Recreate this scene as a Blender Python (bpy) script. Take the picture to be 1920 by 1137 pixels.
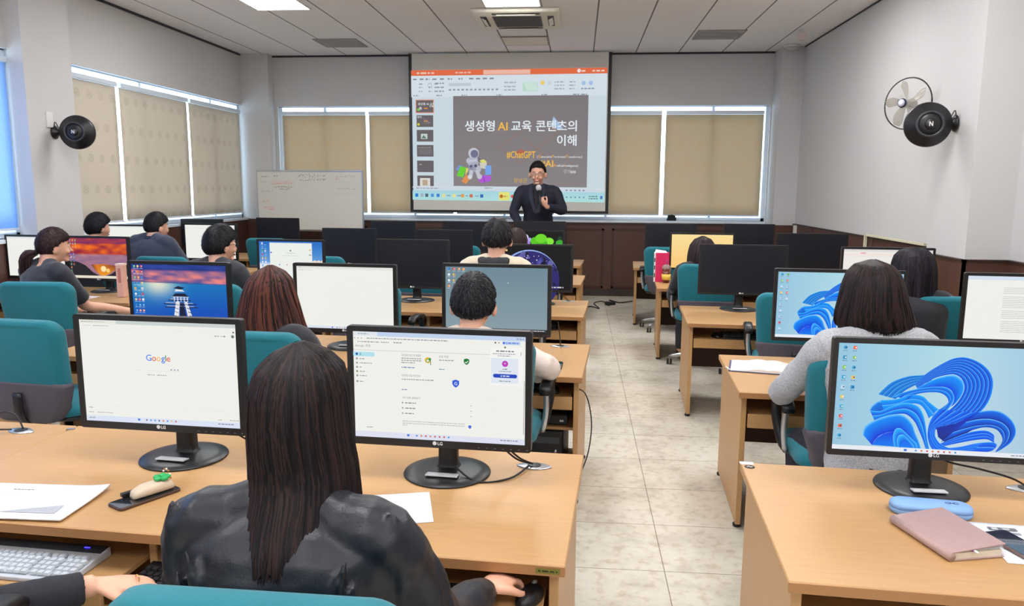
import bpy, bmesh, math, random
from mathutils import Vector, Matrix, noise
for _o in list(bpy.data.objects): bpy.data.objects.remove(_o)
S = bpy.context.scene
COL = S.collection
PI = math.pi
random.seed(7)

# ---------------------------------------------------------------- camera
def make_camera():
    yaw, p, r = .0855, .1516, .006
    fw = Vector((-math.sin(yaw)*math.cos(p), math.cos(yaw)*math.cos(p), -math.sin(p)))
    rt = Vector((math.cos(yaw), math.sin(yaw), 0)); up = rt.cross(fw)
    rt2 = rt*math.cos(r)+up*math.sin(r); up2 = -rt*math.sin(r)+up*math.cos(r)
    m = Matrix((rt2, up2, -fw)).transposed().to_4x4(); m.translation = (0, 0, 1.60)
    cd = bpy.data.cameras.new('camera'); c = bpy.data.objects.new('camera', cd); COL.objects.link(c)
    c.matrix_world = m; cd.sensor_width = 36; cd.lens = 1430/1920*36; cd.clip_start = .05
    S.camera = c
make_camera()
S.view_settings.view_transform = 'Standard'; S.view_settings.look = 'None'
S.view_settings.gamma = 1; S.view_settings.use_curve_mapping = False
S.view_settings.exposure = 0.42
# ---------------------------------------------------------------- daylight outside
W = bpy.data.worlds.new('world'); S.world = W; W.use_nodes = True
bg = W.node_tree.nodes['Background']; bg.inputs[0].default_value = (.62, .82, 1, 1); bg.inputs[1].default_value = 3.6
PANEL_POWER = 15.0

# ---------------------------------------------------------------- colours and materials
def lin(c):
    c = c/255 if c > 1.0001 or isinstance(c, int) else c
    return c/12.92 if c <= .04045 else ((c+.055)/1.055)**2.4
def L3(rgb): return (lin(rgb[0]), lin(rgb[1]), lin(rgb[2]))
_mats = {}
def nt(name):
    m = bpy.data.materials.new(name); m.use_nodes = True
    return m, m.node_tree.nodes, m.node_tree.links, m.node_tree.nodes['Principled BSDF']
def mat(name, rgb, rough=.5, metal=0, var=.04, scale=30, bump=0, bscale=200, coat=0, spec=.5, emit=0, stretch=(1,1,1), sheen=0, alpha=1, trans=0):
    if name in _mats: return _mats[name]
    m, N, K, b = nt(name)
    c = L3(rgb)
    tc = N.new('ShaderNodeTexCoord'); mp = N.new('ShaderNodeMapping'); mp.inputs['Scale'].default_value = stretch
    K.new(tc.outputs['Object'], mp.inputs[0])
    nz = N.new('ShaderNodeTexNoise'); nz.inputs['Scale'].default_value = scale; nz.inputs['Detail'].default_value = 4
    K.new(mp.outputs[0], nz.inputs['Vector'])
    mx = N.new('ShaderNodeMix'); mx.data_type = 'RGBA'
    K.new(nz.outputs['Fac'], mx.inputs['Factor'])
    mx.inputs['A'].default_value = (*[max(0, x*(1-var*2)) for x in c], 1)
    mx.inputs['B'].default_value = (*[min(1, x*(1+var*2)) for x in c], 1)
    K.new(mx.outputs['Result'], b.inputs['Base Color'])
    b.inputs['Roughness'].default_value = rough; b.inputs['Metallic'].default_value = metal
    b.inputs['Coat Weight'].default_value = coat; b.inputs['Specular IOR Level'].default_value = spec
    if sheen: b.inputs['Sheen Weight'].default_value = sheen
    if alpha < 1: b.inputs['Alpha'].default_value = alpha
    if trans: b.inputs['Transmission Weight'].default_value = trans
    if emit:
        b.inputs['Emission Color'].default_value = (*c, 1); b.inputs['Emission Strength'].default_value = emit
    if bump:
        n2 = N.new('ShaderNodeTexNoise'); n2.inputs['Scale'].default_value = bscale; n2.inputs['Detail'].default_value = 3
        K.new(mp.outputs[0], n2.inputs['Vector'])
        bp = N.new('ShaderNodeBump'); bp.inputs['Strength'].default_value = bump; bp.inputs['Distance'].default_value = .004
        K.new(n2.outputs['Fac'], bp.inputs['Height']); K.new(bp.outputs[0], b.inputs['Normal'])
    _mats[name] = m
    return m
def math_node(N, K, op, a, b=None):
    n = N.new('ShaderNodeMath'); n.operation = op
    for i, v in enumerate((a, b)):
        if v is None: continue
        if isinstance(v, (int, float)): n.inputs[i].default_value = v
        else: K.new(v, n.inputs[i])
    return n.outputs[0]

MW = {}
MW['wall'] = mat('painted_wall', (208, 207, 207), .8, var=.01, scale=3, bump=.1, bscale=150)
MW['desk'] = mat('beech_laminate', (188, 146, 97), .40, var=.06, scale=9, stretch=(1, 9, 9), bump=0.02)
MW['deskedge'] = mat('beech_edge', (168, 121, 77), .45, var=.05, scale=20, stretch=(1, 9, 9))
MW['brown'] = mat('dark_brown_panel', (84, 54, 44), .5, var=.07, scale=8, stretch=(6, 6, 1))
MW['teal'] = mat('teal_fabric', (16, 114, 129), .85, var=.06, scale=500, bump=.25, bscale=900, sheen=.12)
MW['shell'] = mat('grey_plastic_shell', (84, 78, 88), .6, var=.03, scale=40, bump=.1, bscale=400)
MW['blackpl'] = mat('black_plastic', (24, 24, 28), .38, var=.05, scale=80, bump=.05, bscale=700)
MW['blacksat'] = mat('black_satin', (27, 28, 32), .36, var=.05, scale=100, bump=.08, bscale=900)
MW['offscreen'] = mat('dark_panel_glass', (16, 19, 30), .35, var=.02, scale=4)
MW['silver'] = mat('brushed_silver', (190, 192, 198), .3, metal=.85, var=.03, scale=60)
MW['chrome'] = mat('chrome', (215, 215, 220), .15, metal=1, var=.01)
MW['alu'] = mat('window_aluminium', (222, 232, 244), .35, metal=.1, var=.02)
MW['white'] = mat('white_plastic', (228, 228, 226), .45, var=.01)
MW['cream'] = mat('cream_plastic', (232, 228, 212), .5, var=.02)
MW['paper'] = mat('white_paper', (238, 239, 244), .8, var=.01)
MW['ink'] = mat('printed_ink', (110, 112, 120), .8)
MW['inkdark'] = mat('dark_ink', (50, 50, 56), .8)
MW['cable'] = mat('black_cable', (20, 20, 22), .45)
MW['skin'] = mat('skin', (226, 172, 145), .5, var=.03, scale=25, bump=.05, bscale=400)
MW['skinpale'] = MW['skin']
MW['lip'] = mat('lips', (196, 110, 104), .5)
MW['teeth'] = mat('teeth', (240, 236, 228), .3)
MW['eyew'] = mat('eye_white', (235, 232, 228), .2)
MW['eyeb'] = mat('eye_iris', (30, 20, 16), .1)
MW['led'] = mat('blue_led', (50, 40, 255), .3, emit=4)

def attr_mat(name, emission=None, rough=.5, bump=0, spec=.5):
    if name in _mats: return _mats[name]
    m, N, K, b = nt(name)
    a = N.new('ShaderNodeAttribute'); a.attribute_name = 'Col'
    if emission:
        K.new(a.outputs['Color'], b.inputs['Emission Color']); b.inputs['Emission Strength'].default_value = emission
        b.inputs['Base Color'].default_value = (.01, .01, .01, 1); b.inputs['Specular IOR Level'].default_value = .15
    else:
        K.new(a.outputs['Color'], b.inputs['Base Color'])
    b.inputs['Roughness'].default_value = rough
    if not emission: b.inputs['Specular IOR Level'].default_value = spec
    if bump:
        tc = N.new('ShaderNodeTexCoord')
        nz = N.new('ShaderNodeTexNoise'); nz.inputs['Scale'].default_value = 300; K.new(tc.outputs['Object'], nz.inputs['Vector'])
        bp = N.new('ShaderNodeBump'); bp.inputs['Strength'].default_value = bump; bp.inputs['Distance'].default_value = .003
        K.new(nz.outputs['Fac'], bp.inputs['Height']); K.new(bp.outputs[0], b.inputs['Normal'])
    _mats[name] = m
    return m
M_SCREEN = attr_mat('lit_display', emission=.71, rough=.35)
M_PROJ = attr_mat('projected_image', emission=.63, rough=.9)
M_PRINT = attr_mat('printed_surface', rough=.7)
M_HAIR = attr_mat('hair', rough=.5, spec=.16)

def floor_mat():
    m, N, K, b = nt('stone_vinyl_tile')
    tc = N.new('ShaderNodeTexCoord')
    n1 = N.new('ShaderNodeTexNoise'); n1.inputs['Scale'].default_value = 3.2; n1.inputs['Detail'].default_value = 8; n1.inputs['Roughness'].default_value = .65
    n2 = N.new('ShaderNodeTexNoise'); n2.inputs['Scale'].default_value = 22; n2.inputs['Detail'].default_value = 6
    K.new(tc.outputs['Object'], n1.inputs['Vector']); K.new(tc.outputs['Object'], n2.inputs['Vector'])
    r = N.new('ShaderNodeValToRGB'); e = r.color_ramp.elements
    e[0].position = .34; e[0].color = (*L3((190, 181, 167)), 1); e[1].position = .66; e[1].color = (*L3((219, 213, 201)), 1)
    x = e.new(.5); x.color = (*L3((213, 206, 190)), 1)
    K.new(n1.outputs['Fac'], r.inputs[0])
    r2 = N.new('ShaderNodeValToRGB'); f = r2.color_ramp.elements
    f[0].position = .3; f[0].color = (*L3((214, 196, 176)), 1); f[1].position = .5; f[1].color = (1, 1, 1, 1)
    K.new(n2.outputs['Fac'], r2.inputs[0])
    mx = N.new('ShaderNodeMix'); mx.data_type = 'RGBA'; mx.blend_type = 'MULTIPLY'; mx.inputs['Factor'].default_value = .55
    K.new(r.outputs[0], mx.inputs['A']); K.new(r2.outputs[0], mx.inputs['B'])
    br = N.new('ShaderNodeTexBrick'); mp = N.new('ShaderNodeMapping'); mp.inputs['Location'].default_value = (.51, .1, 0)
    K.new(tc.outputs['Object'], mp.inputs[0]); K.new(mp.outputs[0], br.inputs['Vector'])
    br.inputs['Scale'].default_value = 1; br.inputs['Brick Width'].default_value = .9; br.inputs['Row Height'].default_value = .45
    br.inputs['Mortar Size'].default_value = .0022; br.inputs['Mortar Smooth'].default_value = .2; br.offset = 0
    br.inputs['Color1'].default_value = (1, 1, 1, 1); br.inputs['Color2'].default_value = (1, 1, 1, 1); br.inputs['Mortar'].default_value = (.32, .27, .22, 1)
    m2 = N.new('ShaderNodeMix'); m2.data_type = 'RGBA'; m2.blend_type = 'MULTIPLY'; m2.inputs['Factor'].default_value = 1
    K.new(mx.outputs['Result'], m2.inputs['A']); K.new(br.outputs['Color'], m2.inputs['B'])
    K.new(m2.outputs['Result'], b.inputs['Base Color']); b.inputs['Roughness'].default_value = .42
    return m
def ceiling_mat():
    m, N, K, b = nt('ceiling_panels')
    tc = N.new('ShaderNodeTexCoord'); mp = N.new('ShaderNodeMapping'); mp.inputs['Location'].default_value = (.43+.6, -10.05+.6*20, 0)
    K.new(tc.outputs['Object'], mp.inputs[0])
    br = N.new('ShaderNodeTexBrick'); K.new(mp.outputs[0], br.inputs['Vector'])
    br.inputs['Scale'].default_value = 1; br.inputs['Brick Width'].default_value = .6; br.inputs['Row Height'].default_value = 60
    br.inputs['Mortar Size'].default_value = .009; br.inputs['Mortar Smooth'].default_value = .1; br.offset = 0
    c = L3((242, 240, 240)); br.inputs['Color1'].default_value = (*c, 1); br.inputs['Color2'].default_value = (*c, 1)
    br.inputs['Mortar'].default_value = (*L3((130, 126, 128)), 1)
    b2 = N.new('ShaderNodeTexBrick'); K.new(mp.outputs[0], b2.inputs['Vector'])
    b2.inputs['Scale'].default_value = 1; b2.inputs['Brick Width'].default_value = .6; b2.inputs['Row Height'].default_value = 1.2
    b2.inputs['Mortar Size'].default_value = .002; b2.offset = 0
    b2.inputs['Color1'].default_value = (1, 1, 1, 1); b2.inputs['Color2'].default_value = (1, 1, 1, 1); b2.inputs['Mortar'].default_value = (.72, .7, .7, 1)
    mx = N.new('ShaderNodeMix'); mx.data_type = 'RGBA'; mx.blend_type = 'MULTIPLY'; mx.inputs['Factor'].default_value = 1
    K.new(br.outputs['Color'], mx.inputs['A']); K.new(b2.outputs['Color'], mx.inputs['B'])
    K.new(mx.outputs['Result'], b.inputs['Base Color']); b.inputs['Roughness'].default_value = .85
    return m
def blind_mat(name, axis, motif, rgb=(186, 172, 150), dens=.5, period=(.2, .33)):
    m, N, K, b = nt(name)
    tc = N.new('ShaderNodeTexCoord'); sp = N.new('ShaderNodeSeparateXYZ'); K.new(tc.outputs['Object'], sp.inputs[0])
    nz = N.new('ShaderNodeTexNoise'); nz.inputs['Scale'].default_value = 60; K.new(tc.outputs['Object'], nz.inputs['Vector'])
    h = sp.outputs[axis]; v = sp.outputs[2]
    vr = math_node(N, K, 'DIVIDE', v, period[1])
    row = math_node(N, K, 'FLOOR', vr)
    off = math_node(N, K, 'MULTIPLY', row, .37)
    hu = math_node(N, K, 'ADD', math_node(N, K, 'DIVIDE', h, period[0]), off)
    fu = math_node(N, K, 'SUBTRACT', math_node(N, K, 'FRACT', hu), .5)
    fv = math_node(N, K, 'SUBTRACT', math_node(N, K, 'FRACT', vr), .5)
    du = math_node(N, K, 'MULTIPLY', fu, period[0]); dv = math_node(N, K, 'MULTIPLY', fv, period[1])
    d = math_node(N, K, 'SQRT', math_node(N, K, 'ADD', math_node(N, K, 'MULTIPLY', du, du), math_node(N, K, 'MULTIPLY', dv, dv)))
    ring = math_node(N, K, 'ABSOLUTE', math_node(N, K, 'SUBTRACT', d, .034))
    a1 = math_node(N, K, 'LESS_THAN', ring, .012)
    a2 = math_node(N, K, 'LESS_THAN', d, .014)
    a = math_node(N, K, 'MAXIMUM', math_node(N, K, 'MULTIPLY', a1, .4), math_node(N, K, 'MULTIPLY', a2, .7))
    n2 = N.new('ShaderNodeTexNoise'); n2.inputs['Scale'].default_value = 9; K.new(tc.outputs['Object'], n2.inputs['Vector'])
    a = math_node(N, K, 'MULTIPLY', a, math_node(N, K, 'MULTIPLY', n2.outputs['Fac'], dens))
    mx = N.new('ShaderNodeMix'); mx.data_type = 'RGBA'; K.new(a, mx.inputs['Factor'])
    mx.inputs['A'].default_value = (*L3(rgb), 1); mx.inputs['B'].default_value = (*L3(motif), 1)
    K.new(mx.outputs['Result'], b.inputs['Base Color']); b.inputs['Roughness'].default_value = .9
    bp = N.new('ShaderNodeBump'); bp.inputs['Strength'].default_value = .1; K.new(nz.outputs['Fac'], bp.inputs['Height']); K.new(bp.outputs[0], b.inputs['Normal'])
    # a little daylight comes through the cloth
    tr = N.new('ShaderNodeBsdfTranslucent'); K.new(mx.outputs['Result'], tr.inputs[0])
    ms = N.new('ShaderNodeMixShader'); ms.inputs[0].default_value = .36
    out = [n for n in N if n.type == 'OUTPUT_MATERIAL'][0]
    K.new(b.outputs[0], ms.inputs[1]); K.new(tr.outputs[0], ms.inputs[2]); K.new(ms.outputs[0], out.inputs[0])
    return m
def glass_mat():
    m = bpy.data.materials.new('window_glass'); m.use_nodes = True; N = m.node_tree.nodes; K = m.node_tree.links
    N.clear(); t = N.new('ShaderNodeBsdfTransparent'); t.inputs[0].default_value = (.93, .96, .97, 1)
    g = N.new('ShaderNodeBsdfGlossy'); g.inputs['Roughness'].default_value = .03
    x = N.new('ShaderNodeMixShader'); x.inputs[0].default_value = .06; o = N.new('ShaderNodeOutputMaterial')
    K.new(t.outputs[0], x.inputs[1]); K.new(g.outputs[0], x.inputs[2]); K.new(x.outputs[0], o.inputs[0])
    return m
M_GLASS = glass_mat()
def clear_mat():
    m = bpy.data.materials.new('clear_plastic'); m.use_nodes = True; N = m.node_tree.nodes; K = m.node_tree.links
    N.clear(); t = N.new('ShaderNodeBsdfTransparent'); t.inputs[0].default_value = (.9, .88, .84, 1)
    g = N.new('ShaderNodeBsdfPrincipled'); g.inputs['Roughness'].default_value = .15; g.inputs['Base Color'].default_value = (.55, .52, .47, 1)
    x = N.new('ShaderNodeMixShader'); x.inputs[0].default_value = .35; o = N.new('ShaderNodeOutputMaterial')
    K.new(t.outputs[0], x.inputs[1]); K.new(g.outputs[0], x.inputs[2]); K.new(x.outputs[0], o.inputs[0])
    return m
M_CLEAR = clear_mat()

# ---------------------------------------------------------------- objects, things, parts
def thing(name, label, cat, loc=(0, 0, 0), rotz=0, group=None):
    o = bpy.data.objects.new(name, None); COL.objects.link(o); o.empty_display_size = .1
    o.location = loc; o.rotation_euler = (0, 0, rotz); o['label'] = label; o['category'] = cat
    if group: o['group'] = group
    return o
def tag(o, label, cat, group=None, kind=None):
    o['label'] = label; o['category'] = cat
    if group: o['group'] = group
    if kind: o['kind'] = kind
    return o
def dup(root, loc=None, rotz=None, label=None, group=None, scale=None):
    r = root.copy(); COL.objects.link(r)
    def rec(src, dst):
        for ch in [c for c in COL.objects if c.parent == src]:
            c = ch.copy(); COL.objects.link(c); c.parent = dst
            rec(ch, c)
    rec(root, r)
    if loc is not None: r.location = loc
    if rotz is not None: r.rotation_euler = (0, 0, rotz)
    if label: r['label'] = label
    if group: r['group'] = group
    if scale: r.scale = (scale,)*3
    return r

class MB:
    def __init__(s): s.v = []; s.f = []; s.m = []; s.sm = []; s.c = []
    def add(s, vs, fs, mi=0, smooth=False, col=None):
        o = len(s.v); s.v += [tuple(p) for p in vs]
        s.c += [col or (1, 1, 1)]*len(vs) if not isinstance(col, list) else col
        for f in fs: s.f.append([i+o for i in f]); s.m.append(mi); s.sm.append(smooth)
        return s
    def box(s, c, d, rot=None, mi=0, col=None):
        x, y, z = d[0]/2, d[1]/2, d[2]/2
        vs = [Vector((a*x, b*y, e*z)) for a in (-1, 1) for b in (-1, 1) for e in (-1, 1)]
        if rot is not None:
            R = rot if isinstance(rot, Matrix) else Matrix.Rotation(rot, 3, 'Z'); vs = [R @ v for v in vs]
        return s.add([v+Vector(c) for v in vs], [(0, 1, 3, 2), (4, 6, 7, 5), (0, 4, 5, 1), (2, 3, 7, 6), (0, 2, 6, 4), (1, 5, 7, 3)], mi, False, col)
    def b2(s, x0, x1, y0, y1, z0, z1, mi=0): return s.box(((x0+x1)/2, (y0+y1)/2, (z0+z1)/2), (x1-x0, y1-y0, z1-z0), None, mi)
    def prism(s, pts, h0, h1, axis='z', mi=0, smooth=False, col=None):
        def P(u, v, w): return (u, v, w) if axis == 'z' else ((u, w, v) if axis == 'y' else (w, u, v))
        n = len(pts); vs = [P(a, b, h0) for a, b in pts]+[P(a, b, h1) for a, b in pts]
        fs = [list(range(n))[::-1], list(range(n, 2*n))]+[(i, (i+1) % n, n+(i+1) % n, n+i) for i in range(n)]
        return s.add(vs, fs, mi, smooth, col)
    def loft(s, rings, mi=0, smooth=True, cap=True, col=None, close=True):
        n = len(rings[0]); vs = [p for r in rings for p in r]; fs = []
        for i in range(len(rings)-1):
            for j in range(n if close else n-1):
                k = (j+1) % n; fs.append((i*n+j, i*n+k, (i+1)*n+k, (i+1)*n+j))
        if cap: fs.append(list(range(n))[::-1]); fs.append([(len(rings)-1)*n+j for j in range(n)])
        return s.add(vs, fs, mi, smooth, col)
    def lathe(s, prof, c=(0, 0, 0), n=32, axis='z', mi=0, smooth=True, cap=True):
        rings = []
        for r, h in prof:
            ring = []
            for j in range(n):
                a = 2*PI*j/n; u, v = r*math.cos(a), r*math.sin(a)
                q = (u, v, h) if axis == 'z' else ((u, h, v) if axis == 'y' else (h, u, v))
                ring.append((q[0]+c[0], q[1]+c[1], q[2]+c[2]))
            rings.append(ring)
        return s.loft(rings, mi, smooth, cap)
    def tube(s, pts, r, n=10, mi=0, col=None, sub=1, squash=1, smooth=True):
        pts = [Vector(p) for p in pts]; R = list(r) if isinstance(r, (list, tuple)) else [r]*len(pts)
        if sub > 1:
            q = []; rr = []
            for i in range(len(pts)-1):
                p0 = pts[max(i-1, 0)]; p1 = pts[i]; p2 = pts[i+1]; p3 = pts[min(i+2, len(pts)-1)]
                for k in range(sub):
                    t = k/sub
                    q.append(.5*((2*p1)+(p2-p0)*t+(2*p0-5*p1+4*p2-p3)*t*t+(-p0+3*p1-3*p2+p3)*t**3)); rr.append(R[i]+(R[i+1]-R[i])*(t*t*(3-2*t)))
            q.append(pts[-1]); rr.append(R[-1]); pts, R = q, rr
        rings = []; up = None
        for i, p in enumerate(pts):
            d = (pts[min(i+1, len(pts)-1)]-pts[max(i-1, 0)]).normalized()
            if up is None:
                a = Vector((0, 0, 1)) if abs(d.z) < .9 else Vector((0, 1, 0)); up = (a-d*a.dot(d)).normalized()
            else: up = (up-d*up.dot(d)).normalized()
            sd = d.cross(up)
            rings.append([p+up*math.cos(2*PI*j/n)*R[i]*squash+sd*math.sin(2*PI*j/n)*R[i] for j in range(n)])
        return s.loft(rings, mi, smooth, True, col)
    def ell(s, c, r, n=16, m=10, mi=0, rot=None, col=None):
        rings = []
        for i in range(1, m):
            a = PI*i/m; ring = []
            for j in range(n):
                b = 2*PI*j/n; v = Vector((r[0]*math.sin(a)*math.cos(b), r[1]*math.sin(a)*math.sin(b), r[2]*math.cos(a)))
                if rot is not None: v = rot @ v
                ring.append(v+Vector(c))
            rings.append(ring)
        top = Vector((0, 0, r[2])); 
        if rot is not None: top = rot @ top
        vs = [p for q in rings for p in q]+[top+Vector(c), -top+Vector(c)]; k = len(vs); fs = []
        for i in range(m-2):
            for j in range(n): fs.append((i*n+j, (i+1)*n+j, (i+1)*n+(j+1) % n, i*n+(j+1) % n))
        for j in range(n): fs.append((k-2, j, (j+1) % n)); fs.append((k-1, (m-2)*n+(j+1) % n, (m-2)*n+j))
        return s.add(vs, fs, mi, True, col)
    def mesh(s, name, colattr=False):
        me = bpy.data.meshes.new(name); me.from_pydata(s.v, [], s.f)
        me.polygons.foreach_set('material_index', s.m); me.polygons.foreach_set('use_smooth', s.sm)
        if colattr:
            a = me.color_attributes.new('Col', 'FLOAT_COLOR', 'POINT')
            fl = []
            for c in s.c: fl += [c[0], c[1], c[2], 1]
            a.data.foreach_set('color', fl)
        me.update(); return me
def fix_normals(me):
    bm = bmesh.new(); bm.from_mesh(me); bmesh.ops.recalc_face_normals(bm, faces=bm.faces); bm.to_mesh(me); bm.free()
def obj(name, mb, mats, parent=None, loc=None, rot=None, bevel=0, colattr=False, fixn=True, seg=2):
    me = mb.mesh(name, colattr) if isinstance(mb, MB) else mb
    if isinstance(mb, MB):
        if fixn: fix_normals(me)
        for m in (mats if isinstance(mats, (list, tuple)) else [mats]): me.materials.append(m)
    o = bpy.data.objects.new(name, me); COL.objects.link(o)
    if parent: o.parent = parent
    if loc is not None: o.location = loc
    if rot is not None: o.rotation_euler = rot
    if bevel:
        b = o.modifiers.new('Bevel', 'BEVEL'); b.width = bevel; b.segments = seg; b.limit_method = 'ANGLE'; b.angle_limit = .7
    return o
def struct(name, mb, mats, **k):
    o = obj(name, mb, mats, **k)
    if not k.get('parent'): o['kind'] = 'structure'
    return o
def rrect(w, h, r, n=5, cx=0, cy=0):
    out = []
    for sx, sy, a0 in ((1, 1, 0), (-1, 1, 90), (-1, -1, 180), (1, -1, 270)):
        for k in range(n+1):
            a = math.radians(a0+90*k/n); out.append((cx+sx*(w/2-r)+r*math.cos(a), cy+sy*(h/2-r)+r*math.sin(a)))
    return out

# ---------------------------------------------------------------- lettering
_tc = {}
def text_mesh(s, bold=0.0, font=None):
    """triangulated flat lettering, height-normalised: returns verts (x,y), faces, width"""
    key = (s, bold)
    if key in _tc: return _tc[key]
    cu = bpy.data.curves.new('lettering', 'FONT'); cu.body = s; cu.size = 1; cu.offset = bold; cu.resolution_u = 3; cu.fill_mode = 'BOTH' if hasattr(cu, 'fill_mode') else cu.fill_mode
    ob = bpy.data.objects.new('lettering', cu)
    me = bpy.data.meshes.new_from_object(ob)
    vs = [(v.co.x, v.co.y) for v in me.vertices]; fs = [list(p.vertices) for p in me.polygons]
    bpy.data.objects.remove(ob); bpy.data.curves.remove(cu); bpy.data.meshes.remove(me)
    if not vs: vs = [(0, 0), (1, 0), (0, .1)]; fs = []
    x0 = min(v[0] for v in vs); x1 = max(v[0] for v in vs)
    vs = [(v[0]-x0, v[1]) for v in vs]
    _tc[key] = (vs, fs, x1-x0)
    return _tc[key]

class Canvas:
    """a flat picture built of coloured polygons; u right, v down, both 0..1; layers lie a hair apart"""
    def __init__(s, w, h, step=.0003): s.w, s.h, s.step = w, h, step; s.mb = MB(); s.asp = w/h
    def P(s, u, v, l): return ((u-.5)*s.w, -l*s.step, (.5-v)*s.h)
    def poly(s, pts, col, l=1, cols=None):
        c = L3(col) if col else None
        s.mb.add([s.P(u, v, l) for u, v in pts], [list(range(len(pts)))], 0, False, [L3(x) for x in cols] if cols else c)
    def rect(s, u0, v0, u1, v1, col, l=1, grad=None):
        cols = [col, col, grad, grad] if grad else None
        s.poly([(u0, v0), (u1, v0), (u1, v1), (u0, v1)], col, l, cols)
    def grid(s, fn, nu=24, nv=14, box=(0, 0, 1, 1), l=1):
        vs = []; cs = []
        for j in range(nv+1):
            for i in range(nu+1):
                u = box[0]+(box[2]-box[0])*i/nu; v = box[1]+(box[3]-box[1])*j/nv
                vs.append(s.P(u, v, l)); cs.append(L3(fn(u, v)))
        fs = [(j*(nu+1)+i, j*(nu+1)+i+1, (j+1)*(nu+1)+i+1, (j+1)*(nu+1)+i) for j in range(nv) for i in range(nu)]
        s.mb.add(vs, fs, 0, False, cs)
    def disc(s, u, v, r, col, l=2, n=20, ru=None, a0=0, a1=360):
        ru = r if ru is None else ru
        pts = [(u+ru/s.asp*math.cos(math.radians(a0+(a1-a0)*k/n)), v+r*math.sin(math.radians(a0+(a1-a0)*k/n))) for k in range(n if a1-a0 >= 360 else n+1)]
        s.poly(pts, col, l)
    def ring(s, u, v, r, t, col, l=2, n=24, a0=0, a1=360):
        for k in range(n):
            b0 = math.radians(a0+(a1-a0)*k/n); b1 = math.radians(a0+(a1-a0)*(k+1)/n)
            s.poly([(u+(q)/s.asp*math.cos(b), v+q*math.sin(b)) for q, b in ((r, b0), (r, b1), (r-t, b1), (r-t, b0))], col, l)
    def line(s, u0, v0, u1, v1, t, col, l=2):
        dx = (u1-u0)*s.asp; dy = v1-v0; d = math.hypot(dx, dy) or 1; nx = -dy/d*t/2/s.asp; ny = dx/d*t/2
        s.poly([(u0+nx, v0+ny), (u1+nx, v1+ny), (u1-nx, v1-ny), (u0-nx, v0-ny)], col, l)
    def text(s, t, u, v, h, col, l=3, bold=0, align='l', maxw=None):
        vs, fs, w = text_mesh(t); k = h/.72   # h = cap height as a share of the picture's height
        kx = k/s.asp
        if maxw and w*kx > maxw: kx = maxw/w
        W = w*kx; u0 = u-(0 if align == 'l' else W if align == 'r' else W/2)
        c = L3(col)
        for q in ((-1, 0), (1, 0), (0, -.7), (0, .7)) if bold else ((0, 0),): s.mb.add([s.P(u0+(a+q[0]*bold*.7)*kx, v-(b+q[1]*bold*.7)*k, l) for a, b in vs], fs, 0, False, c)
        return W
    def words(s, u, v, w, h, col, l=2, seed=0, fill=.8):
        rr = random.Random(seed*77+int(u*991)+int(v*317)); x = u
        while x < u+w:
            q = rr.uniform(.6, 2.2)*h*1.6/s.asp
            q = min(q, u+w-x)
            s.rect(x, v-h/2*rr.uniform(.7, 1), x+q, v+h/2, col, l); x += q+h*.7/s.asp
    def mesh(s, name): return s.mb.mesh(name, True)
def spline(pts, n):
    pts = [Vector((a, b, 0)) for a, b in pts]; q = []; m = len(pts)-1
    for k in range(n+1):
        t = k/n*m; i = min(int(t), m-1); t -= i
        p0 = pts[max(i-1, 0)]; p1 = pts[i]; p2 = pts[i+1]; p3 = pts[min(i+2, m)]
        r = .5*((2*p1)+(p2-p0)*t+(2*p0-5*p1+4*p2-p3)*t*t+(-p0+3*p1-3*p2+p3)*t**3); q.append((r.x, r.y))
    return q
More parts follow.
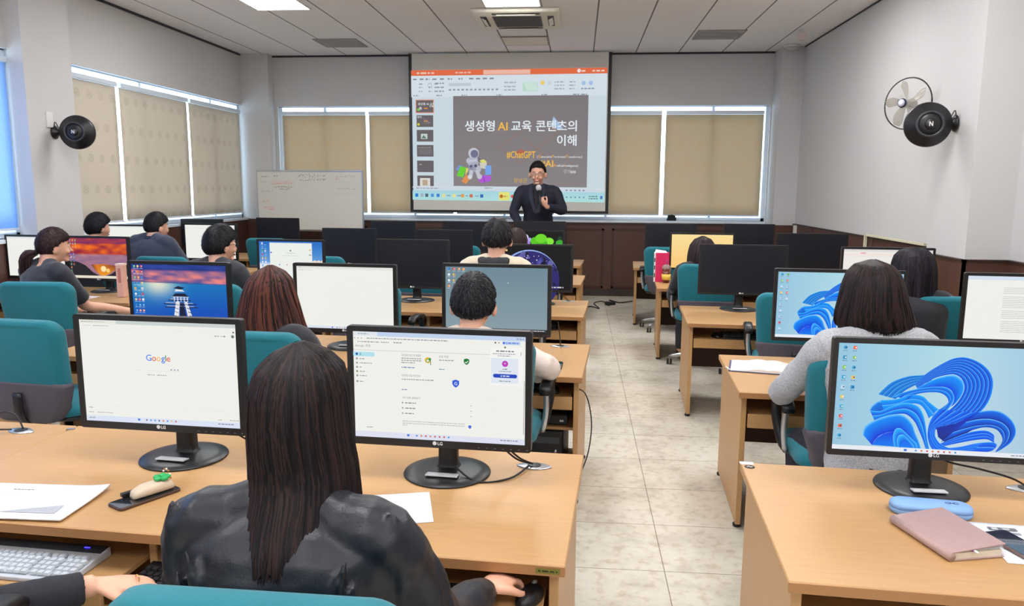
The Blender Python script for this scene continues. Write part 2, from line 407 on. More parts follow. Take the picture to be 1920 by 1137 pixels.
# ================================================================ THE ROOM
XL, XR, YF, YB, ZC = -4.97, 3.0, 11.35, -2.6, 3.49
def room():
    f = struct('floor', MB().b2(XL-.2, XR+.2, YB-.2, YF+.2, -.1, 0), floor_mat())
    struct('ceiling', MB().b2(XL-.2, XR+.2, YB-.2, YF+.2, ZC, ZC+.1), ceiling_mat())
    wm, bm_ = MW['wall'], MW['brown']
    # front wall around one long window
    a = MB(); a.b2(XL-.2, XR+.2, YF, YF+.2, 0, 1.12); a.b2(XL-.2, XR+.2, YF, YF+.2, 2.76, ZC)
    a.b2(XL-.2, -4.5, YF, YF+.2, 1.12, 2.76); a.b2(2.68, XR+.2, YF, YF+.2, 1.12, 2.76)
    struct('wall_front', a, wm)
    # left wall around two windows
    a = MB(); a.b2(XL-.2, XL, YB, YF, 0, 1.12); a.b2(XL-.2, XL, YB, YF, 2.76, ZC)
    a.b2(XL-.2, XL, YB, 1.2, 1.12, 2.76); a.b2(XL-.2, XL, 6.5, 7.15, 1.12, 2.76); a.b2(XL-.2, XL, 11.15, YF, 1.12, 2.76)
    struct('wall_left', a, wm)
    struct('wall_right', MB().b2(XR, XR+.2, YB, YF, 0, ZC), wm)
    struct('wall_back', MB().b2(XL-.2, XR+.2, YB-.2, YB, 0, ZC), wm)
    # columns
    struct('column', MB().b2(XL, XL+.14, 6.47, 7.12, 0, ZC), wm)
    struct('column', MB().b2(2.70, XR, 5.58, 6.18, 0, ZC), wm)
    struct('column', MB().b2(XL, -4.55, 11.15, YF, 0, ZC), wm)
    struct('column', MB().b2(2.7, XR, 10.95, YF, 0, ZC), wm)
    # brown wainscot
    H = 1.05
    w = MB(); w.b2(-4.55, 2.7, YF-.04, YF, 0, H)
    x = -4.2
    o = struct('trim_1', w, bm_)
    fr = MB()
    for x0, x1 in ((-4.5, -3.3), (-3.2, -2.0), (-1.9, -.7), (-.2, .38), (.5, 1.02), (1.3, 2.5)):
        for q in ((x0, x1, .12, .15), (x0, x1, .97, 1.0), (x0, x0+.03, .12, 1.0), (x1-.03, x1, .12, 1.0)):
            fr.b2(q[0], q[1], YF-.052, YF-.04, q[2], q[3])
    struct('panel_moulding', fr, mat('darker_brown', (66, 42, 36), .5), parent=o)
    w = MB(); w.b2(XR-.03, XR, YB, 5.58, 0, 1.1); w.b2(XR-.03, XR, 6.18, 10.95, 0, 1.1)
    w.b2(2.67, 2.7, 5.55, 6.21, 0, 1.1); w.b2(2.67, XR, 5.55, 5.58, 0, 1.1); w.b2(2.67, XR, 10.92, 10.95, 0, 1.09)
    o = struct('trim_2', w, bm_)
    w = MB()
    w.b2(XR-.038, XR, YB, 5.55, 1.1, 1.115); w.b2(XR-.038, XR, 6.2, 10.92, 1.1, 1.115); w.b2(2.662, 2.7, 5.542, 6.2, 1.1, 1.115); w.b2(2.662, XR, 5.542, 5.58, 1.1, 1.115)
    for y0 in range(-2, 11):
        if not 5.2 < y0 < 6.4: w.b2(XR-.033, XR-.03, y0, y0+.008, 0, 1.1)
    w.b2(XR-.033, XR-.03, YB, 5.55, .86, .868)
    struct('wainscot_cap', w, mat('dark_cap', (52, 32, 27), .5), parent=o)
    w = MB(); w.b2(XL, XL+.03, YB, 11.15, 0, 1.1); w.b2(XL+.14, XL+.17, 6.44, 7.15, 0, 1.1); w.b2(XL, -4.55, 11.12, 11.15, 0, 1.1)
    struct('trim_3', w, bm_)
    struct('sill_shade_strip', MB().b2(-4.55, 2.7, YF-.05, YF, 1.05, 1.085), mat('dark_cap', (52, 32, 27), .5))  # dark strip stands in for the shadow gap under the sill
    # dark shadow gap moulding under the ceiling
    w = MB(); w.b2(-4.55, 2.7, YF-.02, YF, ZC-.025, ZC-.001); w.b2(XL, XL+.02, YB, 11.15, ZC-.025, ZC-.001); w.b2(XR-.012, XR, YB, 10.95, ZC-.015, ZC-.001)
    struct('trim_4', w, mat('dark_gap', (46, 46, 56), .6))
    # baseboard
    struct('baseboard_front', MB().b2(-4.55, 2.7, YF-.06, YF-.04, 0, .1), mat('dark_base', (58, 46, 44), .5))
    # windows: frames, glass
    def window(name, along, p0, p1, wall, div, extra):
        m = MB(); g = MB()
        def bb(a0, a1, d0, d1, z0, z1, t=m):
            if along == 'x': t.b2(a0, a1, wall+d0, wall+d1, z0, z1)
            else: t.b2(wall-d1, wall-d0, a0, a1, z0, z1)
        bb(p0, p1, .05, .12, 1.12, 1.17); bb(p0, p1, .05, .12, 2.745, 2.76)
        bb(p0, p0+.05, .05, .12, 1.12, 2.76); bb(p1-.05, p1, .05, .12, 1.12, 2.76)
        for d in div: bb(d-.02, d+.02, .06, .11, 1.17, 2.75)
        bb(p0+.04, p1-.04, .08, .088, 1.16, 2.72, g)
        o = struct(name, m, MW['alu'], bevel=.004)
        struct('window_glass', g, M_GLASS, parent=o)
        s = MB(); bb(p0, p1, -.045, .12, 1.085, 1.12, s)
        struct('window_sill', s, MW['alu'], parent=o, bevel=.004)
    window('window_1', 'x', -4.5, 2.68, YF, (-3.8, -2.45, -1.1, .4, 1.9), 0)
    window('window_2', 'y', 7.15, 11.15, XL, (8.6, 10.3), 0)
    window('window_3', 'y', 1.2, 6.5, XL, (2.4, 3.9, 5.2), 0)
room()

# roller blinds
def blinds():
    bf = blind_mat('tan_blind_front', 0, (226, 178, 96), dens=.75, period=(.27, .3), rgb=(216, 198, 172))
    bl = blind_mat('tan_blind_left', 1, (128, 112, 84), dens=.7, period=(.19, .32), rgb=(216, 202, 186))
    bw = mat('pale_blind_cloth', (206, 220, 238), .9)
    N = bw.node_tree.nodes; K = bw.node_tree.links; tr = N.new('ShaderNodeBsdfTranslucent'); tr.inputs[0].default_value = (.42, .68, 1, 1)
    ms = N.new('ShaderNodeMixShader'); ms.inputs[0].default_value = .5; out = [n for n in N if n.type == 'OUTPUT_MATERIAL'][0]
    K.new(N['Principled BSDF'].outputs[0], ms.inputs[1]); K.new(tr.outputs[0], ms.inputs[2]); K.new(ms.outputs[0], out.inputs[0])
    front = [(-4.44, -3.17, 'left of the front wall, behind the whiteboard'), (-3.12, -1.86, 'front wall between whiteboard and projector screen'), (-1.81, -.36, 'behind the lower left of the projector screen'),
             (-.31, 1.17, 'just right of the projector screen'), (1.23, 2.6, 'at the right end of the front wall')]
    for x0, x1, lab in front:
        t = thing('roller_blind', 'tan patterned roller blind '+lab, 'blind', ((x0+x1)/2, YF+.02, 2.665), 0, 'roller blinds')
        w = x1-x0; xc = 0
        m = MB(); n = 10
        for i in range(n):
            pass
        vs = []; fs = []
        for j in range(9):
            for i in range(13):
                x = -w/2+w*i/12; z = -.03-1.43*j/8
                vs.append((x, .004*math.sin(i*1.1+j*.5), z))
        for j in range(8):
            for i in range(12): k = j*13+i; fs.append((k, k+1, k+14, k+13))
        m.add(vs, fs, 0, True)
        o = obj('blind_cloth', m, bf, t); sm = o.modifiers.new('Solidify', 'SOLIDIFY'); sm.thickness = .002
        obj('head_rail', MB().b2(-w/2, w/2, -.03, .03, -.028, .02), MW['alu'], t, bevel=.005)
        obj('bottom_bar', MB().b2(-w/2, w/2, -.008, .008, -1.475, -1.455), MW['alu'], t, bevel=.003)
    left = [(7.2, 8.05, 'beside the left column', bl), (8.12, 9.56, 'in the middle of the left wall', bl), (9.62, 11.08, 'nearest the far left corner', bl),
            (5.3, 6.45, 'on the near side of the left column', bw), (3.95, 5.25, 'second along the near left wall', bw), (2.6, 3.9, 'third along the near left wall', bw), (1.25, 2.55, 'nearest the camera on the left wall', bw)]
    for y0, y1, lab, mm in left:
        t = thing('roller_blind', ('tan patterned' if mm is bl else 'pale daylit')+' roller blind '+lab, 'blind', (XL-.02, (y0+y1)/2, 2.665), 0, 'roller blinds')
        w = y1-y0; vs = []; fs = []
        for j in range(9):
            for i in range(13): vs.append((.004*math.sin(i*1.1+j*.5), -w/2+w*i/12, -.03-1.43*j/8))
        for j in range(8):
            for i in range(12): k = j*13+i; fs.append((k, k+1, k+14, k+13))
        o = obj('blind_cloth', MB().add(vs, fs, 0, True), mm, t); sm = o.modifiers.new('Solidify', 'SOLIDIFY'); sm.thickness = .002
        obj('head_rail', MB().b2(-.03, .03, -w/2, w/2, -.028, .02), MW['alu'], t, bevel=.005)
        obj('bottom_bar', MB().b2(-.008, .008, -w/2, w/2, -1.475, -1.455), MW['alu'], t, bevel=.003)
blinds()

# ceiling lights
def ceiling_things():
    em = mat('led_diffuser', (255, 255, 255), .5, emit=PANEL_POWER, var=0)
    labs = {}
    t0 = None
    spots = []
    for y in (7.8, 4.6, 1.4, -1.4):
        for x in (-3.22, -.73, 1.67):
            spots.append((x, y))
    for i, (x, y) in enumerate(spots):
        if y == 7.8 and x > 1: y = 7.42  # right front panel is added out of view to brighten the right wall
        col = {-3.22: 'left', -.73: 'middle', 1.67: 'right'}[x]
        rowl = {7.42: 'nearest the front of the room', 7.8: 'nearest the front of the room', 4.6: 'second from the front', 1.4: 'third from the front', -1.4: 'behind the camera'}[y]
        lab = 'square white LED ceiling panel, %s row, %s' % (col, rowl)
        if t0 is None:
            t0 = thing('ceiling_light', lab, 'light', (x, y+.3, ZC), 0, 'LED ceiling panels')
            f = MB()
            for q in ((-.3, .3, -.62, -.60), (-.3, .3, .60, .62), (-.3, -.285, -.62, .62), (.285, .3, -.62, .62)): f.b2(q[0], q[1], q[2], q[3], -.012, -.001)
            obj('frame', f, MW['white'], t0); obj('diffuser', MB().b2(-.285, .285, -.6, .6, -.008, -.002), em, t0)
            t0.location = (x, y, ZC)
        else: dup(t0, (x, y, ZC), 0, lab)
    # cassette air conditioner
    t = thing('air_conditioner', 'cream square ceiling cassette air conditioner with grey grille', 'air conditioner', (-.715, 8.96, ZC))
    m = MB(); m.loft([[(a, b, z) for a, b in rrect(w, w, .03)] for w, z in ((.96, -.001), (.96, -.02), (.90, -.045))])
    obj('housing', m, MW['cream'], t)
    g = MB(); g.b2(-.27, .27, -.27, .27, -.05, -.044)
    gr = obj('grille', g, mat('grille_grey', (150, 148, 142), .6), t)
    s = MB()
    for k in range(26): s.b2(-.26, .26, -.255+k*.0202, -.247+k*.0202, -.055, -.05)
    obj('slat', s, mat('grille_dark', (96, 94, 92), .6), gr)['kind'] = 'stuff'
    s = MB()
    for dx, dy in ((-.37, 0), (.37, 0), (0, -.37), (0, .37)):
        if dx: s.b2(dx-.035, dx+.035, -.26, .26, -.047, -.041)
        else: s.b2(-.26, .26, dy-.035, dy+.035, -.047, -.041)
    obj('air_slot', s, mat('slot_dark', (60, 56, 50), .5), t)
    for dx in (-.37, .37): obj('louvre', MB().box((dx, 0, -.058), (.05, .34, .008), Matrix.Rotation(.5 if dx < 0 else -.5, 3, 'Y')), MW['cream'], t)
    for dy in (-.37, .37): obj('louvre', MB().box((0, dy, -.052), (.42, .05, .008), Matrix.Rotation(.35, 3, 'X')), MW['cream'], t)
    # vents
    vm = mat('vent_grey', (214, 212, 212), .7); vd = mat('vent_frame', (150, 148, 148), .6)
    first = None
    for x, y, lab in ((-3.21, 10.38, 'square grey ceiling vent at the far left, near the front wall'), (1.70, 10.08, 'square grey ceiling vent at the far right, near the front wall')):
        if first is None:
            first = thing('ceiling_vent', lab, 'vent', (x, y, ZC), 0, 'ceiling vents')
            f = MB()
            for q in ((-.29, .29, -.29, -.275), (-.29, .29, .275, .29), (-.29, -.275, -.29, .29), (.275, .29, -.29, .29)): f.b2(q[0], q[1], q[2], q[3], -.01, -.001)
            obj('frame', f, vd, first); b = obj('backing', MB().b2(-.275, .275, -.275, .275, -.004, -.001), vm, first)
            s = MB()
            for k in range(14): s.box((0, -.26+k*.04, -.007), (.54, .022, .003), Matrix.Rotation(.4, 3, 'X'))
            obj('slat', s, vm, first)['kind'] = 'stuff'
        else: dup(first, (x, y, ZC), 0, lab)
    # decorated ceiling panel beyond the air conditioner
    t = thing('ceiling_sign', 'white and orange printed panel on the ceiling beyond the air conditioner', 'sign', (-.73, 10.34, ZC))
    obj('frame', MB().b2(-.305, .305, -.29, .29, -.012, -.001), mat('sign_frame', (150, 140, 134), .6), t)
    c = Canvas(.57, .52, .0005); c.rect(0, 0, 1, 1, (236, 226, 210), 0)
    c.poly([(0, .35), (.3, .2), (.6, .45), (.6, 1), (.1, .9)], (226, 190, 150), 1); c.poly([(.62, 0), (1, 0), (1, 1), (.72, 1), (.58, .5)], (226, 128, 84), 2)
    c.disc(.82, .45, .22, (244, 236, 226), 3); c.poly([(0, .1), (.55, .3), (0, .6)], (250, 246, 240), 3)
    o = obj('printed_face', c.mb, M_PRINT, t, loc=(0, 0, -.0135), rot=(PI/2+PI, 0, 0), colattr=True, fixn=False)
    # small devices at the far right of the ceiling
    t = thing('smoke_detector', 'round white dome detector on the ceiling in the far right corner', 'detector', (2.80, 10.86, ZC))
    obj('base', MB().lathe([(.11, -.001), (.11, -.02), (.10, -.03)]), MW['white'], t); obj('dome', MB().lathe([(.085, -.03), (.08, -.05), (.05, -.065), (.01, -.07)]), mat('dome_grey', (200, 202, 200), .3), t)
    t = thing('ceiling_sensor', 'small white box sensor hanging from the ceiling near the right wall', 'sensor', (2.63, 9.82, ZC))
    obj('bracket', MB().b2(-.02, .02, -.02, .02, -.04, -.001), MW['white'], t); obj('body', MB().b2(-.05, .05, -.04, .04, -.13, -.04), mat('sensor_pink', (222, 204, 202), .5), t, bevel=.008)
ceiling_things()

# wall fans
def fans():
    # black dish fans seen from behind
    def dish(name_loc, face, bracket_vec, r, lab, sidelab):
        t = thing('wall_fan', lab, 'fan', name_loc, 0, 'round black wall fans')
        R = Vector((0, -1, 0)).rotation_difference(Vector(face).normalized()).to_matrix()
        def tr(m): m.v = [tuple(R @ Vector(v)) for v in m.v]; return m
        obj('rear_shell', tr(MB().lathe([(.0, -.065), (r*.3, -.06), (r*.55, -.05), (r*.58, -.03), (r*.95, -.005), (r, .02), (r*.98, .05), (.0, .05)], axis='y', n=40)), MW['blackpl'], t)
        obj('motor_ring', tr(MB().lathe([(r*.57, -.04), (r*.6, -.056), (r*.50, -.06), (r*.48, -.05)], axis='y', n=40)), mat('dark_grey_plastic', (58, 58, 64), .4), t)
        obj('hub_cap', tr(MB().lathe([(r*.24, -.058), (r*.24, -.075), (r*.2, -.08), (.0, -.081)], axis='y', n=24)), MW['blackpl'], t)
        lg = MB(); vs, fs, w = text_mesh('N', .03); k = .045
        lg.add([R @ Vector(((a-w/2)*k*.8, -.083, (b-.35)*k)) for a, b in vs], fs)
        obj('logo', lg, MW['white'], t)
        bv = Vector(bracket_vec)
        obj('arm', MB().tube([Vector((0, 0, 0))+bv*.45+R @ Vector((0, -.02, 0)), bv*.8, bv], [.018, .016, .022], sub=4), MW['blackpl'], t)
        # bell-shaped wall mount
        u = Vector((math.copysign(1, bv.x), 0, 0)); q = u.to_track_quat('Z', 'Y').to_matrix()
        m = MB().lathe([(.025, -.05), (.03, -.03), (.05, -.01), (.062, 0)], n=20); m.v = [tuple(q @ Vector(v)+bv) for v in m.v]
        obj('mount', m, MW['blackpl'], t)
        obj('cord', MB().tube([bv*.5+Vector((0, -.02, .02)), bv*.75+Vector((0, -.01, .03)), bv*.95+Vector((0, -.01, .09)), bv*1.0+Vector((0, -.02, -.03))], .004, sub=5, n=6), MW['cable'], t)
        return t
    dish((-4.60, 6.78, 2.07), (.25, -1, 0), (-.22, .02, -.0), .155, 'round black fan on an arm from the left column, over the tan blinds', 0)
    t = obj('wall_switch', MB().b2(XL+.14, XL+.155, 6.70, 6.78, 2.11, 2.25), MW['white'], bevel=.003)
    tag(t, 'small white socket box on the left column above the black fan', 'socket')
    dish((2.50, 5.86, 2.06), (-.2, -1, 0), (.19, .02, .01), .16, 'round black fan on an arm from the right column', 0)
    # clear bladed fan with thin guard
    t = thing('wall_fan', 'clear bladed wall fan with thin round guard on the right wall', 'fan', (2.80, 7.0, 2.325))
    R = Vector((0, -1, 0)).rotation_difference(Vector((-.9, -.62, 0)).normalized()).to_matrix()
    def tr(m): m.v = [tuple(R @ Vector(v)) for v in m.v]; return m
    r = .215
    ring = MB().tube([(r*math.cos(a*PI/24), 0, r*math.sin(a*PI/24)) for a in range(49)], .006, n=8)
    obj('guard_ring', tr(ring), MW['blackpl'], t)
    m = MB()
    for k in range(72):
        a = 2*PI*k/72
        m.tube([(.045*math.cos(a), -.075, .045*math.sin(a)), (.14*math.cos(a), -.07, .14*math.sin(a)), (.21*math.cos(a), -.03, .21*math.sin(a)), (r*math.cos(a), 0, r*math.sin(a))], .0007, n=4, sub=2)
    obj('guard_wire', tr(m), mat('guard_wire', (205, 203, 196), .4), t)['kind'] = 'stuff'
    for k in range(5):
        a = 2*PI*k/5+.3; bl = []
        vs = []; fs = []
        for i in range(9):
            rr = .03+.165*i/8; wd = (.018, .03, .045, .058, .068, .075, .078, .070, .035)[i]; sw = .25*(i/8)
            for j in range(5):
                s_ = (j/4-.5)*2; aa = a+sw+s_*wd/rr*.5
                vs.append((rr*math.cos(aa), -.02+.016*s_, rr*math.sin(aa)))
        for i in range(8):
            for j in range(4): q = i*5+j; fs.append((q, q+1, q+6, q+5))
        o = obj('blade', tr(MB().add(vs, fs, 0, True)), M_CLEAR, t); sm = o.modifiers.new('Solidify', 'SOLIDIFY'); sm.thickness = .003
    hb = obj('hub', tr(MB().lathe([(.0, -.05), (.03, -.045), (.034, .0), (.05, .05), (.03, .1), (.0, .11)], axis='y', n=20)), mat('hub_grey', (198, 194, 188), .4), t)
    b = obj('badge', tr(MB().lathe([(.0, -.088), (.036, -.088), (.04, -.08), (.04, -.074), (.0, -.074)], axis='y', n=28)), mat('badge_navy', (40, 44, 72), .4), t)
    obj('badge_face', tr(MB().lathe([(.0, -.09), (.03, -.09), (.03, -.088)], axis='y', n=28)), mat('badge_white', (214, 214, 232), .4), b)
    obj('arm', MB().tube([R @ Vector((0, .08, 0)), Vector((.12, .12, -.08)), Vector((.19, .12, -.12))], [.02, .016, .03], sub=4), mat('hub_grey', (198, 194, 188), .4), t)
    # conduit on the right wall
    m = MB(); m.b2(XR-.022, XR-.001, 6.78, 6.80, 1.14, 2.0); m.b2(XR-.06, XR-.0385, 6.78, 8.15, 1.12, 1.14); m.b2(XR-.06, XR-.0385, 8.13, 8.17, .3, 1.14)
    o = obj('cable_conduit', m, mat('conduit_cream', (222, 218, 190), .5)); tag(o, 'cream plastic cable conduit running down the right wall below the fans', 'conduit')
    o = obj('cable_conduit', MB().b2(XR-.07, XR-.03, 10.72, 10.76, .2, 1.1), mat('conduit_white', (214, 212, 206), .5)); tag(o, 'short white conduit on the brown panelling in the far right corner', 'conduit')
fans()
# ================================================================ PROJECTOR SCREEN AND SLIDE
def projector_screen():
    y = 11.16
    t = thing('projector_screen', 'large pull-down projector screen showing a slide on the front wall', 'projector screen', (-1.01, y, 1.22))
    X0, X1, Z0, Z1 = -1.455, 1.44, .02, 2.25
    m = MB(); m.b2(X0, X0+.045, -.01, .01, 0, Z1); m.b2(X1-.045, X1, -.01, .01, 0, Z1); m.b2(X0, X1, -.012, .012, 0, .035)
    obj('black_border', m, MW['blackpl'], t)
    obj('screen_fabric', MB().b2(X0+.045, X1-.045, -.006, .004, .035, Z1), mat('screen_cloth', (222, 220, 212), .9, var=.01), t)
    # the projected picture: four corners a little out of square, as projected
    c = Canvas(2.80, 1.86, .0012)
    # pixel helper, from a 359 x 240 layout
    def U(x): return (x-778)/359
    def V(y): return (y-137)/240
    c.rect(0, 0, 1, 1, (214, 230, 240), 0)
    c.rect(0, 0, 1, .042, (238, 116, 76), 1); c.rect(U(912), .006, U(998), .038, (250, 196, 176), 2)
    c.words(.23, .022, .08, .012, (250, 200, 180), 2, 3); c.words(.03, .022, .09, .014, (250, 210, 196), 2, 4); c.disc(U(1086), .02, .014, (255, 240, 235), 2)
    c.words(.87, .022, .02, .012, (252, 220, 210), 2, 9); c.words(.925, .022, .06, .012, (252, 220, 210), 2, 8)
    c.rect(0, .042, 1, .205, (226, 238, 246), 1)
    for i, u in enumerate((.01, .045, .075, .11, .15, .19, .245, .30, .335, .37, .405)): c.words(u, .068, .022, .012, (140, 150, 165), 2, i)
    for u in (.04, .09, .12): 
        for v in (.105, .13, .16): c.words(u, v, .018, .01, (165, 178, 190), 2, 5)
    c.rect(.085, .10, .11, .125, (236, 244, 250), 2); c.ring(.097, .113, .016, .003, (150, 160, 175), 3)
    for v in (.10, .13, .16): c.words(.125, v, .045, .011, (150, 162, 176), 2, int(v*100))
    c.rect(.195, .10, .31, .122, (205, 214, 226), 2)
    for u in range(12): c.words(.195+u*.022, .15, .012, .013, (150, 162, 176), 2, u)
    for v in (.10, .13, .155): c.words(.48, v, .06, .01, (170, 184, 195), 2, 12)
    c.rect(.575, .098, .65, .165, (196, 232, 214), 2)
    for k in range(10): c.line(.58+k*.007, .10, .60+k*.005, .16, .004, (240, 250, 248), 3)
    c.disc(.675, .105, .016, (250, 220, 120), 3); c.disc(.71, .105, .014, (210, 224, 236), 3)
    for v in (.10, .125, .15): c.words(.735, v, .05, .01, (176, 190, 200), 2, 15); c.words(.81, v, .03, .01, (170, 184, 196), 2, 16)
    c.disc(.882, .11, .016, (176, 204, 246), 3); c.disc(.918, .11, .016, (176, 204, 246), 3); c.words(.87, .15, .03, .01, (140, 155, 180), 2, 18); c.words(.905, .15, .035, .01, (140, 155, 180), 2, 19)
    for u in (.01, .13, .26, .44, .67, .83, .87): c.words(u, .192, .03, .009, (150, 162, 176), 2, 21)
    # left strip of slide thumbnails
    tops = [V(192), V(219), V(246), V(274), V(303), V(331)]
    for i, v in enumerate(tops):
        h = .09 if i < 5 else .082
        if i == 0: c.rect(.022, v-.006, .117, v+h+.006, (232, 150, 120), 2)
        c.rect(.026, v, .113, v+h, (112, 106, 110), 3)
    c.text('생성형 AI 교육', .034, tops[0]+.035, .016, (240, 240, 240), 4, .02); c.text('이해', .094, tops[0]+.052, .014, (240, 240, 240), 4, .02)
    c.rect(.065, tops[0]+.055, .085, tops[0]+.065, (232, 150, 60), 4); c.disc(.036, tops[0]+.07, .01, (120, 220, 60), 4); c.disc(.047, tops[0]+.06, .012, (200, 200, 205), 4)
    c.text('목차', .03, tops[1]+.022, .014, (240, 240, 240), 4, .02); c.rect(.065, tops[1]+.04, .085, tops[1]+.05, (232, 150, 60), 4); c.disc(.036, tops[1]+.07, .01, (220, 220, 60), 4)
    for k in range(4): c.line(.06, tops[1]+.02+k*.015, .1, tops[1]+.06, .003, (150, 140, 145), 4)
    c.rect(.048, tops[2]+.03, .082, tops[2]+.07, (206, 222, 216), 4); c.poly([(.052, tops[2]+.065), (.062, tops[2]+.04), (.078, tops[2]+.065)], (90, 130, 120), 5)
    c.words(.03, tops[3]+.02, .07, .006, (170, 165, 168), 4, 4); c.rect(.034, tops[3]+.03, .104, tops[3]+.075, (126, 120, 124), 4)
    c.words(.04, tops[4]+.03, .012, .008, (190, 190, 190), 4, 1)
    c.rect(.04, tops[5]+.02, .094, tops[5]+.082, (232, 230, 224), 4); c.rect(.054, tops[5]+.034, .08, tops[5]+.078, (196, 176, 150), 5)
    # the slide
    su0, su1, sv0, sv1 = U(856), U(1104), V(184.5), V(350)
    c.rect(su0, sv0, su1, sv1, (134, 127, 131), 2, grad=(146, 140, 142))
    for a, b in (((940, 277), (1000, 237)), ((940, 277), (980, 306)), ((980, 306), (1050, 250)), ((1010, 225), (1050, 250)), ((985, 260), (1050, 312))):
        c.line(U(a[0]), V(a[1]), U(b[0]), V(b[1]), .004, (168, 122, 96), 3)
    c.poly([(U(972), V(287)), (U(982), V(280)), (U(990), V(286)), (U(984), V(294))], (190, 112, 90), 3)
    B = .028
    c.text('생성형', U(878), V(247), .064, (240, 250, 255), 5, B); c.text('AI', U(939), V(247), .064, (252, 196, 84), 5, B)
    c.text('교육', U(964), V(247), .064, (240, 250, 255), 5, B); c.text('콘텐츠의', U(1083.5), V(247), .064, (240, 250, 255), 5, B, align='r', maxw=.207)
    c.poly([(U(1041), V(222)), (U(1059), V(243)), (U(1048), V(246)), (U(1044), V(238)), (U(1036), V(241))], (176, 206, 240), 4)
    c.text('이해', U(1083.5), V(273), .064, (240, 250, 255), 5, B, align='r')
    c.text('#ChatGPT', U(955.5), V(297), .052, (252, 196, 84), 5, B, maxw=.148)
    x = U(1012)
    for s_, hi in (('(', 0), ('G', 1), ('enerative ', 0), ('P', 1), ('re-trained ', 0), ('T', 1), ('ransformer)', 0)):
        w = c.text(s_.strip(), x, V(296.5), .022 if hi else .016, (252, 180, 70) if hi else (240, 244, 248), 5, .02 if hi else .015, maxw=.072)
        x += w+.002
    c.text('#AI', U(1017), V(313), .052, (252, 196, 84), 5, B)
    x = U(1040)
    for s_, hi in (('(', 0), ('A', 1), ('rtificial ', 0), ('I', 1), ('ntelligence)', 0)):
        w = c.text(s_.strip(), x, V(312.5), .022 if hi else .016, (252, 180, 70) if hi else (240, 244, 248), 5, .02 if hi else .015, maxw=.07)
        x += w+.002
    c.text('강의', U(1061), V(324), .024, (200, 202, 206), 5, .01); c.words(U(1073), V(322), .03, .02, (196, 198, 202), 5, 3)
    c.text('창녕군', U(969), V(342), .028, (226, 184, 90), 5, .012)
    # reading robot figure with books
    rb = (206, 208, 222)
    c.disc(U(894), V(289), .042, rb, 5); c.disc(U(895.5), V(290), .030, (120, 122, 150), 6); c.disc(U(886), V(303), .024, rb, 5); c.disc(U(893), V(305), .044, (184, 186, 204), 5)
    c.line(U(884), V(304), U(903), V(301), .02, rb, 7); c.disc(U(904), V(301), .014, (110, 110, 130), 7); c.disc(U(891), V(318), .034, (150, 152, 176), 5); c.disc(U(901), V(318), .03, (196, 198, 214), 5)
    c.line(U(890), V(320), U(888), V(333), .03, rb, 6); c.line(U(900), V(320), U(904), V(332), .03, rb, 6); c.disc(U(887), V(333), .018, (226, 226, 234), 7); c.disc(U(905), V(332), .02, rb, 7)
    c.disc(U(898), V(312), .012, (90, 92, 120), 7); c.disc(U(889), V(313), .01, (90, 92, 120), 7)
    c.poly([(U(905), V(302)), (U(913), V(300)), (U(919), V(305)), (U(910), V(307))], (232, 238, 120), 8)
    c.poly([(U(905), V(306)), (U(919), V(306)), (U(917), V(318)), (U(907), V(316))], (222, 218, 206), 6)
    c.poly([(U(862), V(331)), (U(869), V(313)), (U(880), V(316)), (U(874), V(334))], (110, 224, 60), 6); c.poly([(U(880), V(316)), (U(887), V(317)), (U(878), V(330))], (232, 226, 110), 5)
    c.poly([(U(860), V(318)), (U(868), V(310)), (U(874), V(314)), (U(864), V(322))], (130, 160, 214), 5)
    c.poly([(U(871), V(341)), (U(880), V(328)), (U(888), V(336)), (U(879), V(346))], (240, 156, 90), 6)
    c.poly([(U(915), V(312)), (U(927), V(311)), (U(927), V(328)), (U(916), V(329))], (126, 176, 246), 6)
    c.poly([(U(902), V(338)), (U(912), V(329)), (U(927), V(331)), (U(926), V(340)), (U(908), V(344))], (190, 96, 226), 6); c.line(U(912), V(332), U(915), V(342), .006, (150, 70, 200), 7)
    # status bar and task bar
    c.rect(0, .945-.05, 1, .905, (224, 232, 242), 2); c.words(.02, .915-.008, .12, .009, (170, 180, 192), 3, 3); c.words(.38, .90, .04, .009, (160, 172, 184), 3, 7)
    c.rect(0, .925, 1, 1, (176, 226, 240), 2, grad=(188, 238, 236))
    ics = [((40, 130, 230), .022), ((170, 190, 205), .05), ((90, 110, 130), .075), ((90, 160, 230), .105), ((70, 140, 225), .135), ((240, 232, 160), .165), ((245, 236, 150), .22), ((240, 170, 80), .265), ((220, 120, 90), .31), ((60, 110, 200), .365)]
    for col, u in ics: c.rect(u-.008, .95, u+.008, .976, col, 4)
    for u in (.18, .235, .28, .33): c.words(u, .963, .022, .01, (150, 178, 190), 4, int(u*100))
    c.rect(.455, .93, .51, .995, (242, 240, 130), 3); c.disc(.468, .963, .014, (200, 120, 50), 4); c.words(.48, .963, .02, .01, (170, 160, 80), 4, 3); c.disc(.525, .963, .013, (226, 110, 80), 4)
    for i in range(5): c.rect(.8+i*.022, .905, .81+i*.022, .916, (140, 160, 170), 3)
    for i in range(6): c.words(.78+i*.022, .963, .008, .012, (120, 160, 170), 4, i)
    c.words(.92, .955, .045, .008, (90, 120, 130), 4, 2); c.words(.92, .972, .045, .008, (90, 120, 130), 4, 5); c.rect(.978, .95, .99, .975, (90, 130, 210), 4)
    # skew slightly: the right side is a little taller
    o = c.mb
    o.v = [(x, yy, z*(1+.008*x)+.012*x*0) for x, yy, z in o.v]
    obj('projected_image', o, M_PROJ, t, loc=(-.02, -.009, 1.10), colattr=True, fixn=False)
projector_screen()

